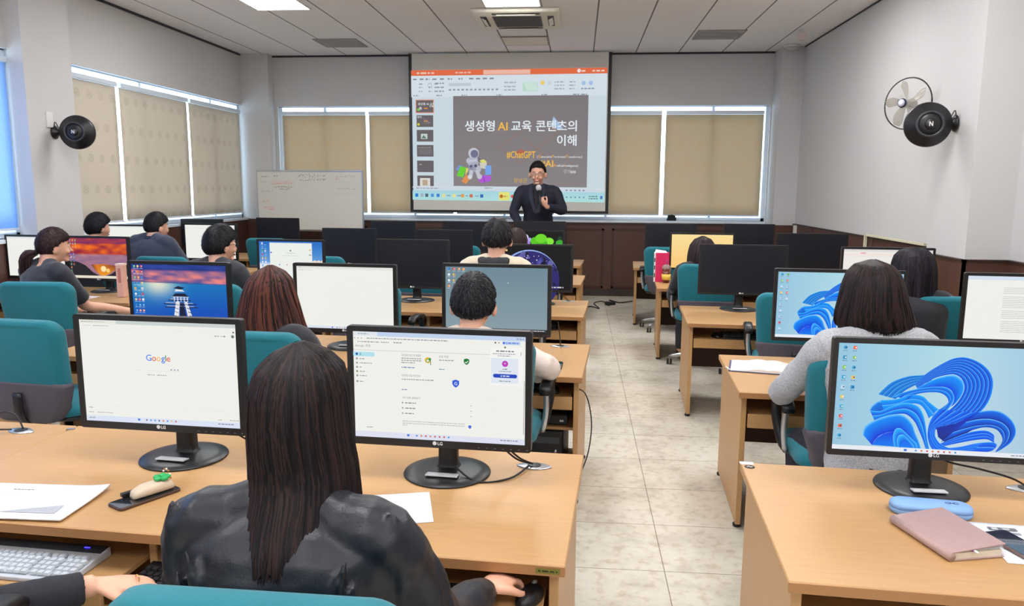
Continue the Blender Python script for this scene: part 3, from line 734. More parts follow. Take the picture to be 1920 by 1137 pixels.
# ================================================================ WHITEBOARD
def whiteboard():
    t = thing('whiteboard', 'mobile whiteboard with pink and black handwriting near the left corner', 'whiteboard', (-3.677, 10.3, 0), math.radians(-1.5))
    w, z0, z1 = 1.483, .994, 1.788
    obj('board', MB().b2(-w/2, w/2, -.01, .01, z0, z1), mat('whiteboard_face', (206, 205, 196), .35, var=.01), t)
    f = MB(); f.b2(-w/2-.012, w/2+.012, -.016, .016, z1-.005, z1+.018); f.b2(-w/2-.014, -w/2+.004, -.016, .016, z0, z1); f.b2(w/2-.004, w/2+.014, -.016, .016, z0, z1); f.b2(-w/2-.012, w/2+.012, -.016, .016, z0-.02, z0+.004)
    obj('frame', f, MW['silver'], t, bevel=.003)
    s = MB(); s.b2(-w/2+.1, -w/2+.14, -.02, .02, .06, z0); s.b2(w/2-.14, w/2-.1, -.02, .02, .06, z0); s.b2(-w/2+.1, w/2-.1, -.015, .015, .3, .34)
    obj('stand', s, MW['silver'], t)
    for sx in (-1, 1): obj('foot', MB().b2(sx*(w/2-.12)-.02, sx*(w/2-.12)+.02, -.28, .28, .03, .06), MW['silver'], t, bevel=.005)
    obj('pen_tray', MB().b2(.05, w/2-.05, -.09, -.012, z0-.02, z0-.005), mat('tray_brown', (110, 84, 66), .5), t)
    c = Canvas(w, z1-z0, .0005)
    pk, bk, gy = (226, 130, 136), (60, 62, 72), (150, 152, 156)
    c.words(.04, .09, .07, .016, gy, 1, 1); c.words(.16, .08, .04, .02, gy, 1, 2); c.words(.03, .18, .06, .014, (176, 178, 180), 1, 3)
    rr = random.Random(5)
    def scrawl(u, v, w_, h, col, n):
        for k in range(n):
            a = u+w_*k/n
            for q in range(3):
                x0 = a+rr.uniform(0, w_/n*.7); y0 = v+rr.uniform(-h/2, h/2); c.line(x0, y0, x0+rr.uniform(-.5, 1)*w_/n*.6, y0+rr.uniform(-.6, .6)*h, .006, col, 2)
    scrawl(.39, .07, .27, .035, (96, 98, 120), 12); scrawl(.41, .14, .25, .035, (80, 84, 110), 11)
    scrawl(.13, .18, .22, .045, pk, 9); c.line(.13, .215, .35, .205, .006, pk, 2); scrawl(.16, .27, .18, .022, bk, 9); scrawl(.21, .31, .11, .02, bk, 6); scrawl(.03, .34, .12, .025, gy, 7)
    scrawl(.04, .52, .06, .03, pk, 4); scrawl(.03, .62, .13, .03, pk, 7); c.line(.09, .655, .15, .65, .008, pk, 2)
    scrawl(.74, .08, .2, .03, gy, 8); scrawl(.745, .12, .05, .03, pk, 3); scrawl(.78, .18, .1, .03, (180, 180, 182), 5); scrawl(.76, .3, .18, .035, gy, 8); c.line(.73, .37, .95, .37, .004, (196, 170, 190), 2); c.line(.73, .06, .73, .37, .003, (190, 180, 190), 2)
    obj('handwriting', c.mb, M_PRINT, t, loc=(0, -.0104, (z0+z1)/2), colattr=True, fixn=False)
    e = thing('whiteboard_eraser', 'pale pink eraser on the whiteboard pen tray', 'eraser', (-3.677+.46, 10.235, .990), 0)
    obj('felt', MB().b2(-.07, .07, -.02, .02, 0, .018), mat('felt', (120, 90, 90), .9), e); obj('grip', MB().b2(-.07, .07, -.02, .02, .018, .04), mat('eraser_pink', (214, 180, 176), .5), e, bevel=.004)
whiteboard()
t = thing('paper_holder', 'small black folded holder standing on the front window sill', 'holder', (1.35, YF-.02, 1.12), .2)
obj('body', MB().prism([(-.07, 0), (.05, 0), (.06, .07), (.02, .09), (-.05, .085)], -.012, .012, 'y'), MW['blacksat'], t, bevel=.003)
obj('foot', MB().b2(.03, .07, -.014, .014, 0, .05), MW['blackpl'], t)

# ================================================================ DESKS
DH = .68
def make_desk(w, kind):
    out = .15 if kind == 'AP' else 0      # trays pulled out
    kind = kind[0] if kind in ('AP', 'BP') else kind
    """origin at the near left floor corner; x to the right, y away from the camera"""
    D = .80; mb = {}
    P = []
    P.append(('tabletop', MB().b2(0, w, 0, D, DH-.028, DH), MW['desk'], .003))
    P.append(('edge_band', MB().b2(.001, w-.001, -.0035, 0, DH-.0275, DH-.002), MW['deskedge'], 0))
    P.append(('side_panel', MB().b2(.02, .045, .05, D-.03, .02, DH-.028), MW['desk'], .002))
    P.append(('side_panel', MB().b2(w-.045, w-.02, .05, D-.03, .02, DH-.028), MW['desk'], .002))
    n = 2 if w > 1.2 else 1
    dv = w-1.165 if kind == 'A' else w/2
    if n == 2: P.append(('divider', MB().b2(dv-.012, dv+.012, .09, D-.08, .02, DH-.028), MW['desk'], .002))
    P.append(('modesty_panel', MB().b2(.045, w-.045, D-.11, D-.095, .22, DH-.028), MW['brown'], 0))
    bays = [(.045, dv-.012), (dv+.012, w-.045)] if n == 2 else [(.045, w-.045)]
    for a, b in bays:
        P.append(('keyboard_tray', MB().b2(a+.012, b-.012, .055-out, .42-out, .548, .562), MW['desk'], .001))
        P.append(('tray_lip', MB().b2(a+.006, b-.006, .04-out, .056-out, .50, .566), MW['deskedge'] if 0 else MW['desk'], .002))
        if kind == 'A':
            q = MB(); q.b2(b-.25, b, .12, .6, .37, .385); P.append(('shelf', q, MW['desk'], .001))
            P.append(('plinth', MB().b2(b-.25, b, .10, .62, .02, .10), MW['desk'], .002))
            P.append(('shelf_upright', MB().b2(b-.265, b-.25, .10, .62, .02, .5), MW['brown'], 0))
    for x in (.032, w-.032):
        for y in (.08, D-.06): P.append(('glide', MB().lathe([(.018, 0), (.02, .012), (.012, .022)], c=(x, y, 0), n=12), MW['blackpl'], 0))
    return [(n_, obj_mesh(m, mt), bv) for n_, m, mt, bv in P]
def obj_mesh(m, mt):
    me = m.mesh('mesh'); fix_normals(me); me.materials.append(mt); return me
_dc = {}
ROWROT = math.radians(-3.6)
def desk(w, kind, corner, label, group, left=False, rot=ROWROT):
    """corner: the near right corner of the top (or the near left one with left=True)"""
    if (w, kind) not in _dc: _dc[(w, kind)] = make_desk(w, kind)
    c, s = math.cos(rot), math.sin(rot)
    x, y = corner
    if not left: x -= w*c; y -= w*s
    t = thing('computer_desk', label, 'desk', (x, y, 0), rot, group)
    for n_, me, bv in _dc[(w, kind)]:
        o = bpy.data.objects.new(n_, me); COL.objects.link(o); o.parent = t
        if bv: b = o.modifiers.new('Bevel', 'BEVEL'); b.width = bv; b.segments = 1; b.limit_method = 'ANGLE'
    return t
LROW = {1: (-.015, 1.755), 2: (.035, 3.64), 3: (.05, 5.40), 4: (.035, 7.22), 5: (.035, 8.98)}
RROW = {1: (.512, 1.735), 2: (.745, 3.45), 3: (.76, 5.24), 4: (.735, 7.05), 5: (.645, 8.86)}
ordn = {1: 'front row nearest the camera', 2: 'second row from the camera', 3: 'third row from the camera', 4: 'fourth row from the camera', 5: 'farthest row'}
def near_y(row, x, side='L'):
    c = (LROW if side == 'L' else RROW)[row]; return c[1]+(x-c[0])*math.tan(ROWROT)
for r, c in LROW.items():
    desk(1.94, 'AP' if r == 1 else 'A', c, 'wide beech desk left of the aisle, '+ordn[r], 'beech computer desks')
    x = c[0]-1.945*math.cos(ROWROT)
    desk(.98, 'A1', (x, c[1]-1.945*math.sin(ROWROT)), 'narrow beech desk joining the wide one, '+ordn[r], 'beech computer desks')
    if r >= 2:
        x0 = -3.50
        w = 1.38
        desk(w, 'W', (x0, near_y(r, x0)), 'beech desk by the left wall windows, '+ordn[r], 'beech computer desks')
for r, c in RROW.items():
    desk(1.92, 'B', c, 'beech desk on the right of the aisle, '+ordn[r], 'beech computer desks', left=True)

# ================================================================ CHAIRS
def make_chair():
    t = thing('office_chair', 'x', 'chair')
    # origin on the floor under the seat centre; the chair faces +y, backrest at -y
    m = MB(); rings = []
    for z, g in ((.41, -.03), (.425, 0), (.455, 0), (.475, -.02), (.482, -.06)):
        rings.append([(a, b, z) for a, b in rrect(.48+2*g, .46+2*g, .10+g*.5, 6)])
    obj('seat', m.loft(rings), MW['teal'], t)
    m = MB(); m.loft([[(a, b, z) for a, b in rrect(.44+2*g, .42+2*g, .09, 6)] for z, g in ((.385, -.04), (.395, 0), (.412, .01))]); obj('seat_pan', m, MW['blackpl'], t)
    def back(z0, z1, w0, w1, yoff, th, rtop, rbot):
        """upholstered slab: outline in xz, curved back in y"""
        cx = 0; cz = (z0+z1)/2; h = z1-z0; out = []
        for (sx, sz, a0) in ((1, 1, 0), (-1, 1, 90), (-1, -1, 180), (1, -1, 270)):
            r = rtop if sz > 0 else rbot; w = (w1 if sz > 0 else w0)
            for k in range(9):
                a = math.radians(a0+90*k/8); out.append((sx*(w/2-r)+r*math.cos(a), cz+sz*(h/2-r)+r*math.sin(a)))
        rings = []
        for s, d in ((.86, -th/2), (.965, -th/2+.008), (1.0, -th/2+.026), (1.0, th/2-.022), (.97, th/2-.006), (.88, th/2)):
            ring = []
            for x, z in out:
                px, pz = x*(1-(1-s)*1.0), cz+(z-cz)*(1-(1-s)*.9)
                yy = yoff+d+.10*(px/.26)**2*.35-.05*((pz-.62)/.3)
                ring.append((px, yy, pz))
            rings.append(ring)
        return MB().loft(rings)
    b = obj('backrest', back(.545, .925, .46, .50, -.27, .085, .07, .05), MW['teal'], t)
    obj('back_shell', back(.40, .615, .41, .475, -.275, .092, .03, .09), MW['shell'], t)
    obj('back_bracket', MB().tube([(0, -.06, .385), (0, -.22, .37), (0, -.30, .44), (0, -.31, .56)], .025, sub=4, squash=.5), MW['blackpl'], t)
    for sx in (-1, 1):
        x = sx*.275
        a = obj('armrest', MB().loft([[(x+px, y, z+pz) for px, pz in rrect(.055, .03, .013, 3)] for y, z in ((-.13, .645), (-.10, .665), (.02, .67), (.11, .655), (.13, .64))]), MW['blackpl'], t)
        obj('arm_post', MB().tube([(x, .10, .645), (x, .115, .56), (x-sx*.03, .07, .43), (x-sx*.08, .04, .40)], [.02, .022, .022, .02], sub=4), MW['blackpl'], a)
        obj('arm_strut', MB().tube([(x, -.08, .645), (x, -.06, .54), (x-sx*.02, -.02, .43)], .013, sub=4), MW['silver'], a)
    obj('gas_column', MB().lathe([(.028, .10), (.028, .25), (.02, .25), (.02, .40)], n=16), MW['blackpl'], t)
    for k in range(5):
        a = 2*PI*k/5+.3; ca, sa = math.cos(a), math.sin(a)
        l = obj('base_leg', MB().tube([(.02*ca, .02*sa, .115), (.15*ca, .15*sa, .105), (.28*ca, .28*sa, .075)], [.028, .022, .014], sub=3), MW['silver'], t)
        c = MB(); 
        for d in (-.014, .014): 
            q = MB().lathe([(.0, -.009), (.024, -.009), (.026, 0), (.024, .009), (0, .009)], axis='x', n=14); c.add([(v[0]+.28*ca+d, v[1]+.28*sa, v[2]+.027) for v in q.v], q.f, 0, True)
        obj('caster', c, MW['blackpl'], l)
    return t
chair0 = make_chair(); chair_used = [False]
def chair(x, y, rz, label, group='teal office chairs', dz=0):
    """x, y: middle of the backrest on the floor plan"""
    r = math.radians(rz)
    px = x-math.sin(r)*.27; py = y+math.cos(r)*.27
    if not chair_used[0]:
        chair_used[0] = True; chair0.location = (px, py, 0); chair0.rotation_euler = (0, 0, r); chair0['label'] = label; chair0['group'] = group; c = chair0
    else: c = dup(chair0, (px, py, 0), r, label, group)
    if dz:
        for ch in COL.objects:
            if ch.parent == c and ch.name.split('.')[0] not in ('gas_column', 'base_leg'): ch.location.z = dz
            if ch.parent == c and ch.name.split('.')[0] == 'gas_column': ch.location.z = dz*.6
    return c
chair(-.50, 1.10, -1, 'teal chair at bottom edge, under the woman in leather jacket', dz=.036)
chair(-1.45, 1.05, 8, 'teal chair of the neighbour at the bottom left corner')
# second row
chair(-.42, 3.22, -4, 'teal chair of the man in beige shirt')
chair(-1.45, 3.22, -3, 'teal chair of the brown haired woman')
chair(-2.70, 3.42, -6, 'big empty teal chair at the left edge behind the front desk', dz=.03)
# third row
chair(-.52, 4.78, -4, 'teal chair of the man in black hooded top by the aisle')
chair(-1.40, 4.90, -5, 'empty teal chair behind the blank white monitor')
chair(-2.42, 4.78, -4, 'teal chair of the man wearing glasses')
chair(-3.56, 4.72, 3, 'teal chair of the woman with the ponytail')
chair(-4.50, 5.12, -4, 'empty teal chair at the left edge in the third row', dz=.03)
# fourth row
chair(-.45, 6.62, -4, 'teal chair of the person in front of the green picture monitor')
chair(-1.38, 6.75, -4, 'empty teal chair behind the dark monitor of the third row')
chair(-2.36, 6.8, -5, 'empty teal chair behind the monitor with a white search page')
chair(-3.72, 6.55, -3, 'teal chair of the man in the navy jacket')
chair(-4.46, 6.75, -3, 'teal chair behind the red sunset monitor')
# fifth row
chair(-1.33, 8.45, -3, 'teal chair in the farthest row left of the man in hooded top', dz=.02)
chair(-2.33, 8.5, -3, 'teal chair in the farthest row behind two dark monitors')
chair(-3.58, 8.55, -3, 'teal chair in the farthest row under the whiteboard', dz=.07)
# right block
chair(1.16, 3.02, -3, 'teal chair of the woman in grey jacket', dz=.0)
chair(1.36, 4.78, -10, 'empty teal chair left of the bob-haired woman', dz=.0)
chair(2.26, 4.78, -2, 'teal chair of the long haired woman by the right wall', dz=.0)
chair(1.10, 6.55, -3, 'teal chair behind the dark monitor on the right', dz=.0)
chair(.97, 8.40, -8, 'empty teal chair farthest up the right side of the aisle', dz=.0)
# ================================================================ MONITORS
TY = {'A': (.556, .363, .518, .324), 'B': (.625, .368, .592, .333)}
_mc = {}
def logo_mesh():
    m = MB(); m.add([(.0062*math.cos(2*PI*k/20)-.012, 0, .0062*math.sin(2*PI*k/20)) for k in range(20)], [list(range(20))])
    vs, fs, w = text_mesh('LG', .03); k = .0135
    m.add([(a*k-.003, 0, (b-.36)*k) for a, b in vs], fs); return m
def monitor(kind, x, y, zt, width, label, pic=None, rot=None, on_power=None, cable=True, basey=.09, stand_label=True):
    """pic: function(canvas) for a lit display, or None for a switched-off one"""
    W_, H_, w_, h_ = TY[kind]; s = width/W_
    t = thing('monitor', label, 'monitor', (x, y+basey, DH), ROWROT if rot is None else math.radians(rot), 'computer monitors')
    t.scale = (s, 1 if s < 0 else s, s)
    zc = ((zt-DH)/s)-H_/2; yo = -basey/s      # panel centre in local units
    if (kind) not in _mc:
        d = {}
        m = MB(); out = rrect(W_, H_, .008, 3)
        inn = rrect(w_+.002, h_+.002, .001, 3, 0, (H_-h_)/2-.0165)
        n = len(out)
        # bezel ring with a recessed face, and a swelling back
        r1 = [(a, -.0225, b) for a, b in out]; r2 = [(a, -.0225, b) for a, b in inn]; r3 = [(a, -.0195, b) for a, b in inn]
        m.loft([r3, r2, r1], smooth=False, cap=False)
        m.loft([r1, [(a, .004, b) for a, b in out], [(a*.93, .022, b*.9) for a, b in out], [(a*.6, .04, b*.6) for a, b in out]], smooth=False, cap=True)
        m.f = [f for f in m.f if not (len(f) == n and f[0] > f[-1] and min(f) == 3*n)]
        d['housing'] = obj_mesh(m, MW['blackpl'])
        q = MB()
        for k in range(7): q.box((W_*.22+k*.024, -.0228, -H_/2+.008), (.006, .001, .002))
        d['buttons'] = obj_mesh(q, mat('button_grey', (96, 98, 104), .5))
        d['logo'] = obj_mesh(logo_mesh(), mat('logo_white', (220, 220, 222), .5))
        d['base'] = obj_mesh(MB().lathe([(.0, .018), (.03, .018), (.10, .012), (.135, .006), (.137, .002), (.134, 0), (0, 0)], n=56, cap=False), MW['blacksat'])
        _mc[kind] = d
    d = _mc[kind]
    def part(n, me, loc, par=t):
        o = bpy.data.objects.new(n, me); COL.objects.link(o); o.parent = par; o.location = loc; return o
    hs = part('housing', d['housing'], (0, yo, zc)); part('control_buttons', d['buttons'], (0, yo, zc), t); part('logo', d['logo'], (0, yo-.0231, zc-H_/2+.0145))
    sy = yo-.0197; sz = zc+(H_-h_)/2-.0165
    if pic is None:
        obj('screen', MB().b2(-w_/2, w_/2, -.0005, .0005, -h_/2, h_/2), MW['offscreen'], t, loc=(0, sy, sz))
    else:
        c = Canvas(w_, h_, .00008); pic(c)
        obj('screen', c.mb, M_SCREEN, t, loc=(0, sy, sz), colattr=True, fixn=False)
    # neck and round base
    nk = MB(); zb = zc-H_/2+.05
    ring = rrect(.062, .045, .014, 4)
    nk.loft([[(a*q, b*q+yo*.0+.02-0*z, z) for a, b in ring] for z, q in ((.016, 1.25), (.024, 1.02), (.04, 1), (max(zb, .08), .92))])
    nk.b2(-.04, .04, yo+.02, .03, zb-.01, zb+.03)
    obj('stand_neck', nk, MW['blackpl'], t, bevel=.002)
    part('stand_base', d['base'], (0, .0, 0))
    if stand_label:
        lb = obj('stand_label', MB().box((0, -.068, .0185), (.100, .030, .004), Matrix.Rotation(-.10, 3, 'X') @ Matrix.Rotation(math.radians(random.uniform(-3, 3)), 3, 'Z')), mat('label_silver', (205, 206, 210), .35), t)
    return t

def frame_bar(c, top=(238, 240, 238), bar=(224, 232, 244)):
    c.rect(0, 0, 1, 1, (243, 244, 238), 0)
def taskbar(c, v=.962, col=(222, 230, 246), u0=.4, seed=1):
    c.rect(0, v, 1, 1, col, 2)
    rr = random.Random(seed); cs = [(50, 120, 220), (170, 178, 190), (90, 100, 120), (230, 120, 60), (236, 190, 80), (60, 150, 220), (200, 90, 80)]
    c.rect(u0-.008, v+.01, u0+.006, v+.03, cs[0], 3)
    for k in range(8): 
        u = u0+.05+k*.027; c.disc(u, v+.02, .009, cs[rr.randrange(1, 7)], 3, 8)
    c.words(.86, v+.02, .1, .01, (130, 140, 160), 3, seed)
def pic_google(c):
    frame_bar(c)
    c.rect(0, 0, 1, .035, (206, 214, 212), 1); c.rect(0, 0, .24, .035, (236, 238, 228), 2); c.words(.012, .018, .08, .009, (170, 172, 170), 3, 2); c.words(.1, .018, .07, .008, (186, 188, 186), 3, 4)
    c.words(.02, .055, .06, .006, (200, 200, 198), 2, 3); c.words(.09, .055, .1, .008, (176, 178, 176), 2, 5); c.line(0, .082, 1, .082, .002, (226, 228, 222), 2)
    c.words(.865, .115, .03, .01, (160, 162, 166), 2, 6); c.words(.905, .115, .02, .01, (180, 182, 184), 2, 7); c.disc(.93, .115, .007, (110, 112, 116), 2, 10); c.disc(.98, .115, .015, (110, 124, 120), 2, 14); c.disc(.985, .075, .009, (90, 92, 96), 2, 10)
    for k, (ch, col) in enumerate(zip('Google', ((66, 133, 244), (234, 67, 53), (251, 188, 5), (66, 133, 244), (52, 168, 83), (234, 67, 53)))): pass
    x = .423
    for ch, col in zip('Google', ((66, 133, 244), (234, 90, 70), (248, 190, 90), (66, 120, 236), (80, 150, 70), (236, 90, 70))):
        x += c.text(ch, x, .378, .062, col, 4, .012)+.004
    c.line(.345, .475, .63, .475, .0025, (222, 224, 220), 2)
    for u, col in ((.58, (120, 122, 126)), (.602, (110, 130, 200)), (.622, (150, 140, 130))): c.disc(u, .458, .007, col, 3, 10)
    c.words(.425, .515, .045, .009, (168, 170, 168), 2, 8); c.words(.487, .515, .06, .009, (168, 170, 168), 2, 9)
    c.line(.0, .845, 1, .845, .002, (226, 228, 222), 2); c.words(.02, .865, .03, .009, (170, 172, 170), 2, 1)
    for u in (.02, .075, .105, .145): c.words(u, .912, .035, .008, (176, 178, 178), 2, int(u*99))
    for u in (.86, .935, .965): c.words(u, .925, .03, .008, (180, 182, 182), 2, int(u*99))
    taskbar(c, .945, (222, 230, 248), .35, 3); c.words(.02, .968, .04, .01, (160, 160, 150), 3, 3)
def shield(c, u, v, h, col, l=3):
    a = c.asp; w = h*.42/a
    c.poly([(u, v-h/2), (u+w, v-h*.36), (u+w, v+h*.06), (u+w*.6, v+h*.32), (u, v+h/2), (u-w*.6, v+h*.32), (u-w, v+h*.06), (u-w, v-h*.36)], col, l)
def pic_account(c):
    frame_bar(c); g = (150, 152, 154)
    c.rect(0, 0, 1, .04, (196, 214, 242), 1); c.rect(0, 0, .145, .04, (228, 234, 240), 2); c.words(.03, .02, .06, .008, g, 3, 1); c.words(.95, .02, .04, .01, g, 3, 2)
    for u in (.01, .03, .05): c.disc(u, .062, .006, g, 2, 8)
    c.words(.08, .06, .48, .010, (150, 158, 166), 2, 3); c.rect(.87, .045, .97, .075, (186, 208, 246), 2); c.disc(.878, .06, .01, (60, 100, 220), 3, 10); c.words(.89, .06, .07, .01, (90, 130, 220), 3, 4); c.disc(.83, .06, .008, (70, 80, 80), 2, 8); c.disc(.85, .06, .006, (120, 120, 120), 2, 8)
    for i, (u, col) in enumerate(((.03, g), (.075, (200, 80, 70)), (.115, g), (.17, (70, 150, 90)), (.245, (90, 90, 100)))): c.disc(u, .094, .006, col, 3, 8); c.words(u+.008, .094, .035, .009, g, 2, i)
    c.text('Google 계정', .012, .142, .021, (140, 142, 144), 3, .0); c.line(0, .172, .8, .172, .004, (196, 196, 196), 2)
    c.rect(.005, .19, .115, .232, (180, 228, 242), 2); c.disc(.115, .211, .021, (180, 228, 242), 2); c.disc(.008, .211, .021, (180, 228, 242), 2); c.disc(.02, .211, .012, (20, 90, 170), 3, 12); c.text('홈', .035, .22, .016, (60, 80, 100), 3)
    for i, v in enumerate((.255, .295, .335, .375, .415, .47)):
        c.disc(.02, v, .010, (150, 156, 150) if i != 3 else (130, 150, 110), 3, 10); c.words(.035, v, (.03, .075, .015, .035, .04, .022)[i], .009, g, 2, i+4)
    dk = (120, 122, 124)
    c.text('개인정보 보호 및 맞춤화', .285, .215, .017, dk, 3, 0, maxw=.115)
    for k in range(3): c.words(.285, .235+k*.02, .12-.04*(k == 2), .009, g, 2, k)
    c.words(.285, .32, .08, .010, (120, 140, 190), 2, 5)
    c.disc(.44, .245, .028, (240, 190, 60), 3); c.disc(.44, .25, .018, (120, 160, 60), 4); c.disc(.44, .25, .011, (245, 245, 235), 5); c.disc(.452, .235, .013, (60, 160, 80), 5); c.line(.456, .235, .457, .29, .006, (50, 130, 60), 6)
    c.text('보호 완료', .505, .215, .017, dk, 3, 0); c.words(.505, .24, .09, .009, g, 2, 8); c.words(.505, .325, .035, .009, (130, 150, 190), 2, 8)
    shield(c, .665, .245, .06, (20, 120, 50)); c.line(.657, .247, .663, .258, .007, (240, 250, 240), 4); c.line(.663, .258, .674, .236, .007, (240, 250, 240), 4)
    c.text('개인정보 보호 추천 정보', .285, .405, .017, dk, 3, 0, maxw=.11); c.words(.285, .432, .19, .009, g, 2, 9)
    shield(c, .602, .453, .075, (50, 90, 220)); c.text('G', .602, .466, .03, (225, 235, 255), 4, .03, align='c')
    c.words(.285, .53, .035, .010, (140, 150, 180), 2, 4); c.text('기타 설정 살펴보기', .285, .615, .017, dk, 3, 0, maxw=.105)
    for k, v in enumerate((.655, .705, .755)): c.disc(.288, v, .008, g, 2, 8); c.words(.303, v, (.065, .06, .05)[k], .010, (130, 132, 134), 2, k); c.disc(.69, v, .005, g, 3, 6)
    c.words(.285, .83, .37, .008, (186, 188, 186), 2, 5); c.words(.285, .85, .37, .008, (186, 188, 186), 2, 6); c.words(.285, .868, .03, .008, (186, 188, 186), 2, 7)
    shield(c, .683, .855, .035, (80, 110, 226)); c.words(.07, .905, .04, .008, g, 2, 3)
    c.rect(.8, .10, .985, .455, (248, 249, 246), 2); c.disc(.885, .10, .009, (110, 120, 70), 4, 10)
    c.words(.835, .135, .1, .012, dk, 3, 2); c.words(.815, .16, .13, .008, g, 3, 3); c.words(.845, .178, .07, .008, g, 3, 4)
    c.rect(.805, .2, .96, .43, (228, 234, 246), 3); c.disc(.885, .25, .028, (190, 50, 190), 4); c.text('수', .885, .258, .02, (240, 220, 240), 5, .01, align='c')
    c.words(.872, .3, .025, .009, dk, 4, 4); c.words(.85, .32, .07, .008, g, 4, 5); c.rect(.828, .345, .943, .38, (30, 70, 190), 4); c.disc(.828, .3625, .0175, (30, 70, 190), 4); c.disc(.943, .3625, .0175, (30, 70, 190), 4); c.words(.86, .3625, .05, .01, (230, 236, 250), 5, 5); c.words(.852, .41, .065, .009, g, 4, 6)
    c.line(.975, .14, .975, .17, .004, (90, 100, 130), 4); c.line(.995, .4, .992, .9, .004, (120, 122, 130), 3)
    taskbar(c, .945, (226, 228, 244), .32, 5)
def pic_blank(c):
    frame_bar(c); c.rect(0, 0, 1, .03, (226, 230, 224), 1); c.words(.02, .015, .03, .008, (150, 150, 150), 2, 1); c.words(.02, .06, .05, .008, (140, 140, 140), 2, 2); c.words(.08, .06, .08, .006, (180, 180, 180), 2, 3); c.line(0, .04, 1, .04, .003, (200, 204, 198), 2)
    taskbar(c, .962, (224, 230, 246), .36, 8)
def icons(c, cols, v0=.035, dv=.078, u0=.03, du=.055, size=.022, rnd=3, n=None, lab=(210, 220, 235), pal=None):
    rr = random.Random(rnd); pal = pal or [(246, 200, 90), (60, 150, 220), (230, 80, 70), (240, 240, 245), (80, 180, 120), (50, 110, 210), (250, 150, 60)]
    for k, cnt in enumerate(cols):
        for i in range(cnt):
            u = u0+k*du; v = v0+i*dv; col = pal[rr.randrange(len(pal))]; q = size*.8/c.asp
            if rr.random() < .5: c.rect(u-q, v-size*.8, u+q, v+size*.8, col, 6)
            else: c.disc(u, v, size*.85, col, 6, 12)
            c.disc(u+q*.4, v, size*.35, (250, 250, 250) if rr.random() < .6 else (40, 60, 120), 7, 8)
            c.words(u-q*1.2, v+size*1.5, q*2.4, size*.4, lab, 6, i*7+k)
def sheaf(c, A, B, n, M, light, dark, l, N_=44, edge=(120, 210, 255)):
    a = spline(A, N_); b = spline(B, N_)
    for k in range(n):
        t0, t1 = k/n, (k+1)/n; tm = t0+(t1-t0)*.16
        rows = []
        for t in (t0, tm, t1): rows.append([M(a[i][0]+(b[i][0]-a[i][0])*t, a[i][1]+(b[i][1]-a[i][1])*t) for i in range(N_+1)])
        for r0, r1, c0, c1 in ((rows[0], rows[1], edge, light), (rows[1], rows[2], light, dark)):
            vs = []; cs = []
            for i in range(N_+1):
                vs += [c.P(*r0[i], l), c.P(*r1[i], l)]; cs += [L3(c0), L3(c1)]
            c.mb.add(vs, [(2*i, 2*i+1, 2*i+3, 2*i+2) for i in range(N_)], 0, False, cs)
